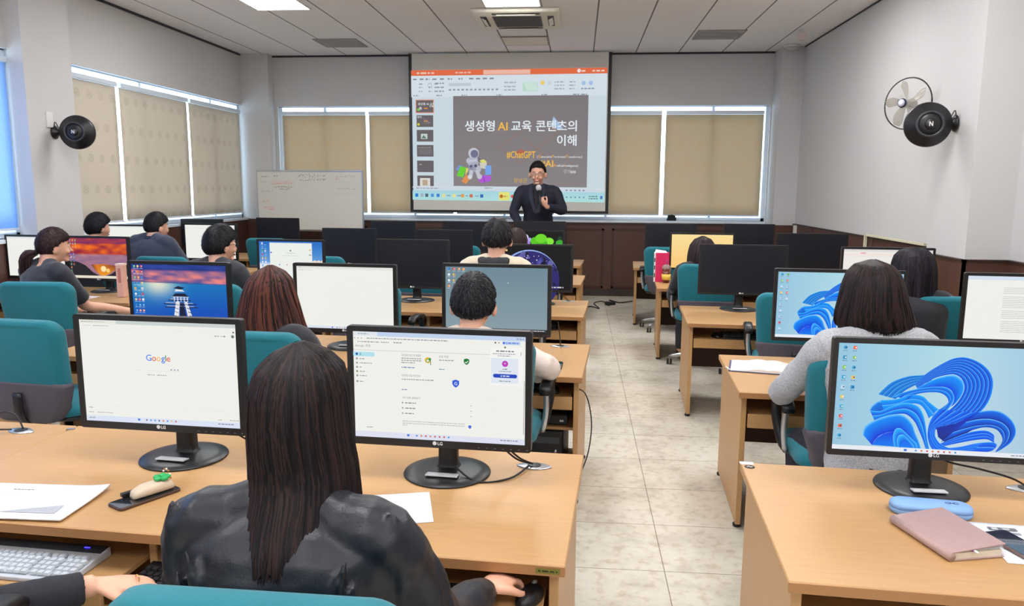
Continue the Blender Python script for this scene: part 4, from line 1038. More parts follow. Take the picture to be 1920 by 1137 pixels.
def pic_bloom(c, icon_seed=1, lower=True):
    c.grid(lambda u, v: (150+50*max(0, 1-abs(u-.6)*1.6)*(.6+.4*v), 196+26*max(0, 1-abs(u-.55)*1.5), 222+12*max(0, 1-abs(u-.6))), 24, 14, l=0)
    K = 1760.
    def M(x, y):
        v = (y-84-(x-120)*.030)/918; u = (x-(120-.072*(y-84)))/K
        return (min(max(u, 0), 1), min(max(v, 0), .955))
    B1, B2, B3, B4 = (0, 178, 250), (0, 128, 248), (0, 84, 232), (10, 40, 200)
    # back petals, top left
    sheaf(c, [(450, 520), (560, 420), (700, 365), (830, 352), (900, 330)], [(600, 560), (660, 500), (740, 450), (820, 420), (900, 420)], 4, M, (10, 140, 230), (0, 96, 210), 2)
    # the big upper petal
    sheaf(c, [(760, 430), (860, 335), (980, 258), (1080, 210), (1180, 203), (1290, 245), (1370, 315), (1403, 400), (1395, 500), (1360, 590), (1300, 665), (1200, 730), (1060, 790), (945, 815)],
          [(780, 470), (850, 420), (930, 375), (1020, 350), (1085, 345), (1140, 375), (1168, 430), (1165, 490), (1130, 560), (1080, 620), (1020, 670), (960, 715), (915, 760), (890, 810)], 7, M, B2, B4, 3)
    # inside of the upper petal
    sheaf(c, [(590, 540), (640, 510), (780, 470), (930, 450), (1030, 460), (1080, 510), (1085, 560), (1040, 640), (960, 700)],
          [(700, 560), (760, 520), (860, 500), (960, 500), (1020, 530), (1040, 580), (1000, 620), (960, 650), (900, 700)], 2, M, (0, 150, 250), (0, 60, 222), 5)
    sheaf(c, [(780, 465), (900, 395), (1000, 360), (1085, 350), (1150, 390), (1168, 450), (1150, 520), (1100, 590)],
          [(780, 475), (900, 458), (990, 450), (1050, 470), (1080, 510), (1088, 545), (1080, 580), (1060, 620)], 1, M, (0, 150, 255), (0, 70, 230), 4)
    # dark throat
    c.poly([M(*p) for p in ((945, 800), (1100, 760), (1310, 655), (1420, 660), (1300, 780), (1150, 870), (1020, 925), (960, 880))], None, 4, [L3([10, 40, 130]) and q for q in ((12, 50, 170), (10, 46, 170), (10, 60, 220), (20, 70, 230), (16, 40, 140), (16, 32, 110), (20, 34, 110), (14, 44, 150))])
    # right lower petal
    sheaf(c, [(1300, 655), (1400, 642), (1490, 662), (1570, 730), (1602, 820), (1570, 905), (1500, 965), (1440, 1000)],
          [(980, 925), (1080, 880), (1200, 830), (1330, 790), (1430, 800), (1480, 850), (1490, 910), (1440, 990)], 3, M, (0, 110, 240), (8, 44, 170), 5)
    sheaf(c, [(980, 935), (1100, 880), (1230, 830), (1350, 815), (1420, 850), (1420, 900)], [(1000, 960), (1120, 930), (1260, 900), (1360, 890), (1410, 910), (1430, 930)], 3, M, (0, 120, 255), (0, 60, 220), 6)
    sheaf(c, [(1010, 975), (1140, 960), (1280, 925), (1400, 912), (1447, 930), (1440, 960)], [(1020, 1000), (1140, 1000), (1260, 1000), (1350, 1000), (1400, 990), (1420, 980)], 2, M, (0, 120, 255), (0, 70, 226), 6)
    # left petals
    sheaf(c, [(470, 570), (600, 560), (740, 520), (830, 535), (880, 580), (960, 640)], [(500, 660), (600, 640), (700, 600), (790, 600), (840, 640), (880, 720)], 2, M, (0, 160, 255), (0, 120, 245), 5)
    sheaf(c, [(380, 655), (400, 620), (450, 580), (480, 585), (490, 610)], [(420, 745), (440, 720), (470, 690), (490, 670), (500, 650)], 1, M, (0, 120, 230), (0, 90, 210), 4)
    sheaf(c, [(380, 660), (470, 665), (560, 625), (680, 592), (780, 612), (830, 680), (855, 780), (870, 900), (890, 990)], [(425, 750), (500, 720), (600, 690), (690, 690), (760, 750), (800, 830), (830, 900), (850, 960), (860, 990)], 2, M, (0, 160, 255), (0, 60, 225), 6)
    sheaf(c, [(320, 870), (340, 800), (430, 740), (560, 695), (660, 695), (735, 760), (770, 850), (800, 920), (820, 985)], [(400, 960), (440, 900), (500, 860), (580, 840), (640, 830), (690, 880), (720, 920), (740, 950), (750, 985)], 1, M, (0, 140, 250), (0, 50, 224), 7)
    c.poly([M(*p) for p in ((400, 960), (440, 900), (500, 860), (580, 840), (640, 830), (690, 880), (720, 920), (740, 985))], None, 7, [(0, 120, 240), (0, 100, 240), (0, 90, 238), (0, 60, 230), (0, 40, 220), (0, 60, 230), (0, 110, 245), (0, 130, 250)])
    sheaf(c, [(590, 965), (580, 880), (600, 820), (640, 810), (690, 850), (740, 900), (780, 940), (790, 985)], [(650, 985), (645, 950), (660, 925), (690, 920), (715, 940), (730, 960), (735, 975), (735, 985)], 2, M, (40, 180, 255), (0, 90, 240), 8)
    # the swirl of long edges sweeping to the bottom
    sheaf(c, [(960, 640), (900, 720), (875, 800), (872, 880), (890, 950), (915, 992)], [(1300, 665), (1130, 740), (960, 790), (935, 860), (960, 930), (1040, 992)], 5, M, (0, 120, 250), (0, 60, 220), 8)
    sheaf(c, [(930, 800), (935, 870), (985, 940), (1080, 975), (1200, 960), (1330, 925)], [(880, 840), (890, 900), (930, 970), (1000, 1000), (1100, 1002), (1240, 1000)], 3, M, (0, 130, 255), (0, 80, 235), 9)
    icons(c, (10, 5), .04, .092, .032, .047, .02, icon_seed, pal=[(246, 200, 90), (40, 150, 200), (60, 160, 200), (60, 170, 220), (200, 220, 240), (230, 90, 90), (200, 225, 245), (140, 200, 90), (236, 110, 70), (40, 130, 210)], lab=(110, 140, 160))
    taskbar(c, .958, (236, 240, 246), .36, 5)
def pic_bloom2(c): pic_bloom(c, 4)
def pic_sunset(c):
    def f(u, v):
        n = noise.noise(Vector((u*4, v*9+u*2, 3)))+.5*noise.noise(Vector((u*9, v*22, 1)))
        if v > .45: n *= .4
        t = min(1, max(0, .5+n*.9)); a = (250, 120, 20); b = (150, 30, 60)
        if v > .42: a = (200, 140, 140); b = (120, 90, 140)
        elif v < .12: a = (190, 60, 60); b = (110, 40, 100)
        return tuple(a[i]*t+b[i]*(1-t) for i in range(3))
    c.grid(f, 36, 26, l=0)
    c.poly([(0, .58), (.06, .57), (.16, .60), (.28, .68), (.4, .85), (.5, .93), (.6, .95), (.72, .88), (.84, .75), (1, .62), (1, 1), (0, 1)], (38, 34, 40), 1)
    c.poly([(.38, .66), (.46, .65), (.6, .64), (.82, .68), (.78, .78), (.68, .88), (.6, .93), (.52, .92), (.44, .8)], None, 2, [(110, 40, 30), (220, 120, 30), (250, 150, 30), (120, 50, 40), (190, 100, 30), (230, 150, 40), (250, 180, 50), (240, 150, 40), (170, 90, 30)])
    c.disc(.585, .76, .075, (255, 230, 170), 3); c.disc(.66, .8, .05, (255, 210, 120), 3)
    icons(c, (10, 8, 3), .05, .085, .04, .045, .02, 3); c.rect(0, .935, 1, 1, (236, 226, 206), 4)
def pic_pier(c):
    def f(u, v):
        if v < .27:
            n = noise.noise(Vector((u*5, v*16, 2)))+.5*noise.noise(Vector((u*12, v*30, 5))); t = min(1, max(0, .45+n))
            if v < .08: return (20+30*t, 50+20*t, 130+30*t)
            return (90+160*t, 80+60*t, 150-20*t)
        gl = math.exp(-((u-.28)/.2)**2-((v-.3)/.22)**2)
        return (10+220*gl, 80+110*gl+60*max(0, 1-v*1.3)+20*max(0, .6-u), 190+20*gl)
    c.grid(f, 36, 26, l=0); c.line(0, .275, 1, .30, .008, (20, 60, 130), 1)
    p = (232, 232, 240); d = (20, 30, 60)
    c.poly([(.44, .37), (.49, .335), (.56, .36), (.52, .39)], d, 3); c.poly([(.45, .42), (.56, .42), (.53, .39), (.47, .385)], p, 3); c.poly([(.42, .50), (.46, .45), (.56, .45), (.6, .5)], d, 3)
    for k in range(5): c.rect(.44+.035*k, .50, .45+.035*k, .58, p, 4)
    c.rect(.42, .5, .6, .52, (150, 170, 200), 4)
    for v, a, b in ((.56, .38, .62), (.62, .33, .68), (.67, .34, .69)): c.line(a, v, b, v, .014, d, 4); c.line(a+.02, v-.016, b-.04, v-.016, .006, p, 5)
    c.poly([(.46, .58), (.5, .58), (.47, 1), (.41, 1)], p, 5); c.poly([(.55, .58), (.58, .58), (.66, 1), (.6, 1)], p, 5); c.poly([(.50, .6), (.54, .6), (.58, 1), (.49, 1)], d, 5)
    for k in range(6): c.line(.45-.006*k, .62+.06*k, .49-.004*k, .64+.06*k, .008, d, 6); c.line(.56+.012*k, .62+.06*k, .6+.012*k, .64+.06*k, .01, d, 6)
    icons(c, (10, 10, 9), .035, .088, .035, .038, .022, 5)
    c.rect(.79, .86, 1, 1, (206, 226, 222), 6); c.disc(.82, .9, .012, (60, 120, 90), 7)
    c.rect(0, .96, .79, 1, (40, 90, 170), 6)
def pic_grey(c):
    c.grid(lambda u, v: (112+26*v, 138+22*v, 152+16*v), 6, 6, l=0); icons(c, (4, 3), .035, .09, .035, .05, .022, 4); icons(c, (1, 1), .035, .09, .135, .045, .022, 6); icons(c, (1, 1, 1), .20, .09, .30, .045, .022, 12); c.disc(.62, .235, .007, (240, 240, 240), 3)
    c.rect(0, .955, 1, 1, (44, 48, 60), 2); c.words(.78, .978, .2, .014, (210, 200, 200), 3, 3)
def pic_search(c):
    def f(u, v):
        if v > .55: return (236, 240, 246)
        return (30+120*(v*1.2), 110+100*v, 200+40*v)
    c.grid(f, 12, 14, l=0)
    for k in range(6): c.disc(.85+.03*k, .5-.02*(k % 2), .04, (246, 226, 206), 1)
    c.rect(.17, .03, .84, .9, (240, 243, 238), 3); c.disc(.5, .22, .018, (90, 90, 100), 4); c.words(.44, .28, .13, .014, (170, 175, 180), 4, 2); c.words(.36, .34, .28, .008, (190, 196, 200), 4, 3); c.disc(.81, .2, .02, (230, 190, 90), 5); c.rect(.79, .31, .83, .325, (60, 80, 90), 5)
    c.disc(.32, .56, .016, (90, 150, 230), 5); c.disc(.44, .56, .014, (220, 90, 90), 5); c.rect(.18, .03, .84, .05, (216, 226, 230), 4); c.disc(.19, .27, .02, (60, 100, 220), 5)
    icons(c, (9, 9), .05, .09, .05, .05, .025, 9); c.rect(0, .93, 1, 1, (228, 236, 236), 6)
def pic_document(c):
    frame_bar(c); c.rect(0, 0, 1, .06, (216, 228, 244), 1)
    c.text('내용', .55, .13, .03, (120, 120, 122), 3, .01)
    rr = random.Random(2)
    for k in range(26):
        if k in (4, 12, 18): continue
        c.words(.30, .18+k*.028, rr.uniform(.3, .62), .008, (176, 178, 176), 2, k)
def pic_form(c):
    c.rect(0, 0, 1, 1, (240, 238, 232), 0); c.rect(0, 0, 1, .05, (226, 222, 220), 1); c.rect(0, .09, 1, .12, (250, 226, 222), 1)
    c.rect(.19, .07, .25, .085, (226, 120, 130), 2); c.line(0, .14, 1, .16, .005, (226, 214, 210), 2)
    for k in range(6): c.words(.3, .4+k*.07, .35, .012, (190, 186, 184), 2, k)
def pic_page(c):
    frame_bar(c)
    for k in range(8): c.words(.42, .12+k*.1, .3, .014, (196, 200, 200), 2, k)
    c.line(0, .09, 1, .09, .008, (214, 218, 214), 2)
def pic_plain(c): frame_bar(c); c.rect(0, 0, 1, .04, (226, 230, 232), 1)
def pic_yellow(c): c.grid(lambda u, v: (255, 226-20*v, 158-34*v), 6, 6, l=0); c.disc(.97, .12, .01, (150, 120, 60), 2)
def pic_earth(c):
    c.rect(0, 0, 1, 1, (8, 10, 18), 0)
    c.disc(.40, .78, .70, (150, 180, 240), 1, 48); c.disc(.41, .80, .69, (40, 36, 110), 2, 48)
    def inside(u, v): return ((u-.41)*c.asp)**2+(v-.80)**2 < .66**2
    rr = random.Random(3)
    for k in range(60):
        u = rr.uniform(.1, .8); v = rr.uniform(.15, .9)
        if inside(u, v) and noise.noise(Vector((u*5, v*5, 1))) > -.05: c.disc(u, v, rr.uniform(.02, .07), rr.choice([(28, 24, 80), (70, 70, 160), (14, 14, 40), (100, 100, 170)]), 3, 7)
    for k in range(40):
        u = rr.uniform(.25, .75); v = rr.uniform(.2, .8)
        if inside(u, v): c.disc(u, v, rr.uniform(.006, .018), (214, 214, 236), 4, 6)
    for v in (.1, .24, .38): c.disc(.06, v, .025, (240, 220, 120), 4, 8)
    c.words(.55, .95, .35, .03, (210, 210, 214), 4, 3)
def pic_green(c):
    c.rect(0, 0, 1, 1, (14, 20, 16), 0)
    for u, v, r, col in ((.6, .4, .22, (110, 220, 40)), (.5, .6, .2, (90, 200, 30)), (.75, .6, .18, (130, 235, 60)), (.62, .75, .2, (70, 180, 30)), (.15, .7, .16, (50, 130, 40)), (.95, .7, .15, (60, 170, 50)), (.3, .3, .13, (216, 220, 250)), (.38, .5, .1, (190, 170, 240)), (.34, .75, .12, (170, 130, 230)), (.64, .5, .07, (10, 40, 20)), (.95, .35, .08, (30, 60, 40))):
        c.disc(u, v*.42+.02, r*.62, col, 2+int(v*9) % 4, 20, ru=r*.8)
    c.poly([(0, .42), (1, .42), (1, 1), (0, 1)], (14, 20, 16), 8)

MON = [
 ('A', -.408, 2.25, 1.176, .573, 'monitor on the front left desk showing an account page with coloured shields', pic_account, {}),
 ('A', -1.324, 2.30, 1.185, .579, 'monitor on the front left desk showing a white search page with coloured logo', pic_google, {}),
 ('A', -2.279, 4.20, 1.163, .631, 'monitor showing a white pier on blue sea under a pink sky', pic_pier, {}),
 ('A', -1.286, 4.15, 1.170, .601, 'monitor with an empty white page, in front of the brown haired woman', pic_blank, {}),
 ('A', -.428, 4.08, 1.187, .599, 'monitor with plain grey-blue desktop in front of the man in beige', pic_grey, {}),
 ('A', -1.296, 5.95, 1.183, .599, 'dark monitor above a clear desk, left of the man in the hooded top', None, {}),
 ('A', -2.313, 6.02, 1.166, .579, 'monitor with a white search window over blue sky, right of the man in glasses', pic_search, {}),
 ('A', -.310, 5.90, 1.161, .570, 'monitor showing the earth from space beside the aisle', pic_earth, {}),
 ('A', -4.049, 6.15, 1.164, .585, 'monitor showing an orange sunset over dark dunes', pic_sunset, {}),
 ('A', -4.64, 6.2, 1.165, .58, 'monitor with a white page cut by the left edge of the photo', pic_plain, {}),
 ('A', -.416, 7.70, 1.166, .581, 'monitor showing green leaves on black by the aisle', pic_green, {}),
 ('A', -1.360, 7.75, 1.159, .597, 'dark monitor in the fourth row, behind the dark third-row one', None, {}),
 ('A', -2.366, 7.80, 1.162, .585, 'dark blue-black monitor right of the whiteboard, fourth row', None, {}),
 ('A', -3.846, 7.75, 1.199, .600, 'monitor with a white document in front of the man in navy jacket', pic_page, {}),
 ('A', -4.60, 7.55, 1.188, .56, 'plain white monitor left of the man in navy jacket', pic_plain, {}),
 ('A', -.461, 9.42, 1.181, .636, 'dark monitor hiding the waist of the lecturer', None, {}),
 ('A', -1.390, 9.48, 1.169, .584, 'dark monitor below the lower left of the projector screen, farthest row', None, {}),
 ('A', -2.329, 9.54, 1.157, .591, 'dark monitor in the farthest row, just right of the whiteboard', None, {}),
 ('A', -3.816, 9.50, 1.188, .574, 'dark monitor standing out against the white of the whiteboard', None, {}),
 ('A', -4.62, 9.10, 1.182, .555, 'dark monitor left of the whiteboard at the windows', None, {}),
 ('B', 1.076, 2.30, 1.163, .615, 'large monitor on the front right desk showing a blue folded flower', pic_bloom, dict(basey=.06)),
 ('B', 1.349, 4.03, 1.190, .644, 'monitor with blue folded flower partly hidden by the bob-haired woman', pic_bloom2, {}),
 ('B', 2.237, 3.97, 1.189, .597, 'monitor with a text document cut by the right edge of the photo', pic_document, {}),
 ('B', 1.234, 5.80, 1.183, .640, 'dark monitor on its stand in the third row right of the aisle', None, {}),
 ('B', 2.244, 5.74, 1.181, .640, 'monitor with a pale pink form left of the long haired woman', pic_form, {}),
 ('B', 1.216, 7.60, 1.163, .614, 'monitor glowing plain yellow right of the aisle', pic_yellow, {}),
 ('B', 2.240, 7.54, 1.173, .654, 'dark monitor in the fourth row by the right wall', None, {}),
 ('B', 1.125, 9.40, 1.165, .611, 'dark monitor behind the yellow one, farthest row right of the aisle', None, {}),
 ('B', 2.036, 9.34, 1.177, .591, 'dark monitor in the far right corner of the farthest row', None, {}),
]
for k, x, y, zt, w, lab, pic, kw in MON: monitor(k, x, y, zt, w, lab, pic, **kw)
# ================================================================ PEOPLE
HA, HB, HC = .077, .097, .119      # head half width, half depth, half height
def head_r(d):
    """distance from the head centre to the skin along unit direction d (x right, y face, z up)"""
    x, y, z = d
    a, b, c = HA, HB, HC
    if z < 0: a *= 1-.22*min(1, -z)**1.4; 
    if z < -.2 and y < 0: b *= 1-.30*min(1, (-z-.2)/.8)
    if z < 0 and y > 0: b *= 1-.06*(-z)
    if z > 0: b *= 1+.03*z
    r = 1/math.sqrt((x/a)**2+(y/b)**2+(z/c)**2)
    if y > .6: r *= 1-.02*(y-.6)   # flatter face
    return r
class Frame:
    def __init__(s, o, yaw, pitch=0, roll=0):
        s.o = Vector(o); s.R = Matrix.Rotation(yaw, 3, 'Z') @ Matrix.Rotation(pitch, 3, 'X') @ Matrix.Rotation(roll, 3, 'Y')
    def __call__(s, x, y, z): return s.o+s.R @ Vector((x, y, z))
    def tr(s, m, k=1): m.v = [tuple(s.o+s.R @ (Vector(v)*k)) for v in m.v]; return m
def head_shell(th=lambda d: 0, n=44, m=30):
    mb = MB(); rings = []
    for i in range(1, m):
        a = PI*i/m; ring = []
        for j in range(n):
            b = 2*PI*j/n; d = (math.sin(a)*math.sin(b), math.sin(a)*math.cos(b), math.cos(a)); r = head_r(d)+th(d); ring.append((d[0]*r, d[1]*r, d[2]*r))
        rings.append(ring)
    vs = [p for q in rings for p in q]; k = len(vs); t = head_r((0, 0, 1))+th((0, 0, 1)); bt = head_r((0, 0, -1))+th((0, 0, -1)); vs += [(0, 0, t), (0, 0, -bt)]; fs = []
    for i in range(m-2):
        for j in range(n): fs.append((i*n+j, (i+1)*n+j, (i+1)*n+(j+1) % n, i*n+(j+1) % n))
    for j in range(n): fs.append((k, j, (j+1) % n)); fs.append((k+1, (m-2)*n+(j+1) % n, (m-2)*n+j))
    return mb.add(vs, fs, 0, True)
def remesh(o, size, it=2, disp=None):
    r = o.modifiers.new('Remesh', 'REMESH'); r.mode = 'VOXEL'; r.voxel_size = size; r.use_smooth_shade = True
    if it: s = o.modifiers.new('Smooth', 'SMOOTH'); s.iterations = it; s.factor = .5
    if disp:
        tx = bpy.data.textures.new('folds', 'CLOUDS'); tx.noise_scale = disp[1]; tx.noise_depth = 2
        d = o.modifiers.new('Displace', 'DISPLACE'); d.texture = tx; d.strength = disp[0]; d.mid_level = .5
def hand_mb(mb, W, dirv, palm, side, curl=.5, k=1.0):
    """five fingers; W wrist, dirv towards the fingers, palm normal (out of the palm), side +1 if the thumb lies on +u"""
    d = Vector(dirv).normalized(); pn = Vector(palm); pn = (pn-d*pn.dot(d)).normalized(); u = d.cross(pn)*side
    W = Vector(W)
    # palm: flattened loft
    rings = []
    for t, hw, hh in ((-.01, .024, .019), (.02, .030, .017), (.055, .040, .015), (.085, .041, .013), (.095, .036, .010)):
        rings.append([W+d*t*k+u*hw*k*math.cos(a)+pn*hh*k*math.sin(a) for a in [2*PI*j/14 for j in range(14)]])
    mb.loft(rings)
    for i, (off, L, r) in enumerate(((.030, .070, .0085), (.010, .078, .0088), (-.011, .073, .0085), (-.031, .058, .0075))):
        b = W+(d*.085+u*off)*k; ang = curl*.5; p = [b-d*.02*k, b]; cur = b
        for q, seg in enumerate((.45, .32, .23)):
            c, s_ = math.cos(ang), math.sin(ang); sp = off*1.2*(1-q*.3)
            cur = cur+(d*c+pn*s_+u*sp)*L*seg*k; p.append(cur); ang += curl*(.8 if q == 0 else .6)
        mb.tube(p, [r*1.05*k, r*1.05*k, r*1.0*k, r*.92*k, r*.7*k], n=10, sub=2)
    b = W+(d*.02+u*.022)*k
    p = [b, b+(d*.025+u*.022+pn*.006)*k, b+(d*.052+u*.034+pn*.012+pn*curl*.012)*k, b+(d*.078+u*.034+pn*.016+pn*curl*.02)*k]
    mb.tube(p, [.013*k, .012*k, .0095*k, .007*k], n=10, sub=2)

def person(label, x, y, zt, face=0, hyaw=None, hpitch=0, hair=None, hair_col=(34, 28, 28), shirt=('dark_shirt', (40, 42, 50)), sh_w=.185, arms=None, voxel=.011, group=None, standing=False,
           sleeve='long', pants=(44, 46, 56), glasses=False, collar=None, k=1.0, hscale=1.0, smat=None, disp=(.012, .12), legs=True, hands=(.6, .6), lean=.03, face_detail=True, drop=-.055, torso_w=1.0, folds=False, collar_s=1.0, hood=False):
    """x, y: centre of the head; zt: top of the hair; face: heading in degrees from +y, anticlockwise"""
    yaw = math.radians(face); t = thing('person', label, 'person', (x, y, 0), 0, group)
    base = Frame((0, 0, 0), yaw)
    hy = yaw if hyaw is None else math.radians(hyaw)
    K = k
    hc = Vector((0, 0, zt-(HC+.016)*K*hscale))
    hf = Frame(hc, hy, hpitch)
    zn = zt-(2*HC+.03)*K*hscale        # chin height
    zc_ = zn; zn = zn-drop
    zs = zn-.075*K             # shoulder joint height
    hip = .50 if not standing else .93*K
    yh = -.055-lean*1.2        # head is ahead of the spine
    B = lambda a, b, c: base(a, b, c)
    # ---- torso rings
    def torso(pad, zlow=None, ztop=None):
        H = zn-hip; R = []
        for tt, hw, hd, yo in ((-.06, .13, .09, -.14), (0, .168, .115, -.13), (.18, .162, .112, -.12), (.40, .15, .108, -.10), (.60, .165, .115, -.085), (.74, .178, .112, -.08), (.815, .175, .095, -.08), (.875, .135, .075, -.075), (.925, .085, .062, -.06), (.96, .06, .056, -.045)):
            z = hip+H*tt
            w_ = hw*(sh_w/.185)*torso_w if tt > .5 else hw*torso_w*(.9+.1*sh_w/.185)
            if ztop is not None and tt > ztop: break
            R.append([B((w_+pad)*math.cos(a)*K, yo*K-lean*(1-tt)+(hd+pad)*math.sin(a)*K, z) for a in [2*PI*j/24 for j in range(24)]])
        return R
    m = MB(); m.loft(torso(0))
    m.tube([B(0, -.055*K, zn-.09*K), B(0, -.045*K, zn-.02), hc+hf.R @ Vector((0, -.025*K, -.04*K))], [.062*K, .056*K, .058*K], n=18, sub=2)
    # ---- arms and the slope from neck to shoulder
    def traps(mb, g):
        for sx in (-1, 1): mb.tube([B(sx*.035*K, -.062*K, zn-.035*K), B(sx*sh_w*.45*K, -.078*K, zn-.056*K), B(sx*sh_w*.93*K, -.08*K, zs-.012)], [.036*K+g, .040*K+g, .050*K+g], n=14, sub=3)
    traps(m, 0)
    AR = []
    for i, sx in enumerate((-1, 1)):
        S_ = B(sx*sh_w*.93*K, -.08*K, zs-.015)
        if arms and arms[i]:
            E, Wr, Hd = [Vector(q) for q in arms[i][:3]]
            E = E-Vector((x, y, 0)); Wr = Wr-Vector((x, y, 0)); pal = arms[i][3] if len(arms[i]) > 3 else (0, 0, -1)
        else:
            E = B(sx*(sh_w+.055)*K, .05, zs-.255); Wr = B(sx*.17, .27, max(.655, zs-.29)); Hd = base.R @ Vector((-sx*.15, 1, -.1)); pal = (0, 0, -1)
        AR.append((S_, E, Wr, Hd, pal, sx))
        A = [B(sx*sh_w*.55*K, -.08*K, zs-.0), S_, S_.lerp(E, .5)+Vector((0, -.004, .0)), E, E.lerp(Wr, .4), Wr]
        m.tube(A, [.05*K, .052*K, .046*K, .038*K, .036*K, .026*K], n=14, sub=3)
        fine = hands[i]
        hand_mb(m, Wr, Hd, pal, -sx if pal[2] < .5 else sx, fine, K*.98)
    # ---- legs
    LG = []
    for sx in (-1, 1):
        if standing: P_ = [B(sx*.09, -.08, hip), B(sx*.10, -.06, .50*K), B(sx*.10, -.09, .09), B(sx*.11, .04, .045)]
        else: P_ = [B(sx*.095, -.12-lean, hip-.02), B(sx*.125, .26, .485), B(sx*.125, .28, .10), B(sx*.13, .39, .045)]
        LG.append(P_)
        m.tube([P_[0], P_[0].lerp(P_[1], .5), P_[1], P_[1].lerp(P_[2], .35), P_[2]], [.078, .068, .052, .05, .036], n=14, sub=3)
        m.tube([P_[2]+Vector((0, 0, .02)), P_[2].lerp(P_[3], .6)+Vector((0, 0, .0)), P_[3]], [.038, .038, .03], n=12, sub=2)
    # ---- head
    hs = head_shell(n=36, m=26)
    ex = MB()
    ex.ell((0, HB*.97, -.018), (.013, .017, .024), 12, 8); ex.ell((0, HB*.99+.012, -.028), (.013, .012, .009), 12, 8)
    for sx in (-1, 1):
        ex.ell((sx*(HA+(.014 if 'short' in getattr(hair, '__qualname__', '') else .0)), -.008, -.014), (.013, .022, .034), 12, 10, rot=Matrix.Rotation(sx*.25, 3, 'Z'))
        ex.ell((sx*.034, HB*.80, -.034), (.024, .014, .02), 10, 8)
    ex.ell((0, HB*.86, -.068), (.023, .014, .008), 12, 8); ex.ell((0, HB*.74, -.094), (.026, .02, .016), 12, 8)
    hs.add(ex.v, ex.f, 0, True); hf.tr(hs, K*hscale); m.add(hs.v, hs.f, 0, True)
    body = obj('body', m, MW['skin'], t); remesh(body, voxel, 1)
    # ---- face
    if face_detail:
        for sx in (-1, 1):
            q = Vector((sx*.031, HB*.885, .006))
            e = obj('eye', hf.tr(MB().ell(q, (.0125, .006, .0055), 12, 8), K*hscale), MW['eyew'], t)
            obj('iris', hf.tr(MB().ell(q+Vector((0, .0045, 0)), (.005, .003, .005), 10, 6), K*hscale), MW['eyeb'], e)
            obj('eyebrow', hf.tr(MB().tube([(sx*.016, HB*.93, .024), (sx*.032, HB*.92, .030), (sx*.050, HB*.80, .024)], [.0035, .004, .002], n=6, sub=3, squash=.6), K*hscale), mat('brow', (44, 34, 30), .7), t)
        mo = obj('mouth', hf.tr(MB().tube([(-.026, HB*.84, -.060), (-.012, HB*.965, -.067), (0, HB*.985, -.069), (.012, HB*.965, -.067), (.026, HB*.84, -.060)], [.002, .005, .0055, .005, .002], n=8, sub=3, squash=1.0), K*hscale), MW['lip'], t)
        if face_detail == 'smile':
            obj('teeth', hf.tr(MB().tube([(-.016, HB*.93, -.0635), (0, HB*1.005, -.0675), (.016, HB*.93, -.0635)], [.001, .0036, .001], n=8, sub=3), K*hscale), MW['teeth'], mo)
    if glasses:
        g = MB()
        for sx in (-1, 1):
            cc = [(sx*.033+.023*math.cos(a), HB*.885+.019-abs(.023*math.cos(a)+sx*.0)*.12*1, .004+.017*math.sin(a)) for a in [2*PI*j/20 for j in range(21)]]
            g.tube(cc, .0016, n=6); g.tube([(sx*.056, HB*.885+.016, .008), (sx*(HA+.004), .04, .008), (sx*(HA+.008), -.005, .004)], .0016, n=6)
        g.tube([(-.011, HB+.01, .006), (.011, HB+.01, .006)], .0016, n=6)
        obj('glasses', hf.tr(g, K*hscale), MW['blackpl'], t)
    # ---- clothes
    nm, colr = shirt
    sm = smat or mat(nm, colr, .85, var=.08, scale=20, bump=.25, bscale=500, sheen=.2)
    c = MB(); c.loft(torso(.017, ztop=.93)); traps(c, .016)
    for S_, E, Wr, Hd, pal, sx in AR:
        if sleeve == 'short': A = [B(sx*sh_w*.5*K, -.08*K, zs-.0), S_, S_.lerp(E, .45), S_.lerp(E, .82)]; R = [.066*K, .07*K, .066*K, .068*K]
        else: A = [B(sx*sh_w*.5*K, -.08*K, zs-.0), S_, S_.lerp(E, .5)+Vector((0, -.004, 0)), E, E.lerp(Wr, .5), E.lerp(Wr, .93)]; R = [.066*K, .07*K, .064*K, .056*K, .050*K, .040*K]
        c.tube(A, R, n=16, sub=3)
        if folds:
            ax = (E-S_).normalized(); bk = Vector((0, -1, 0)); bk = (bk-ax*bk.dot(ax)).normalized(); sd = ax.cross(bk)
            for q, (a0, a1, t0, t1) in enumerate(((-1.3, .9, -.25, .75), (-.6, 1.3, -.05, .95), (-1.6, .2, .25, 1.05), (.5, 1.9, -.2, .5), (-2.0, -.9, .1, .9))):
                P_ = []
                for i in range(7):
                    t_ = t0+(t1-t0)*i/6; aa = a0+(a1-a0)*i/6; P_.append(S_+(E-S_)*t_+(bk*math.cos(aa)+sd*sx*math.sin(aa))*(.050+.012*math.sin(PI*i/6)))
                c.tube(P_, [.006, .010, .012, .0125, .012, .010, .006], n=8, sub=2)
            for q, (x0, z0, x1, z1) in enumerate(((.15, -.01, .10, -.20), (.17, -.04, .15, -.26), (.07, -.10, .02, -.30))):
                P_ = [B(sx*(x0+(x1-x0)*i/5)*K, (-.188-.012*math.sin(i*.6))*K, zs+z0+(z1-z0)*i/5) for i in range(6)]
                c.tube(P_, [.004, .010, .012, .012, .010, .004], n=8, sub=2)
    so = obj('jacket' if sleeve == 'long' else 'shirt', c, sm, t); remesh(so, max(voxel, .007), 3, disp)
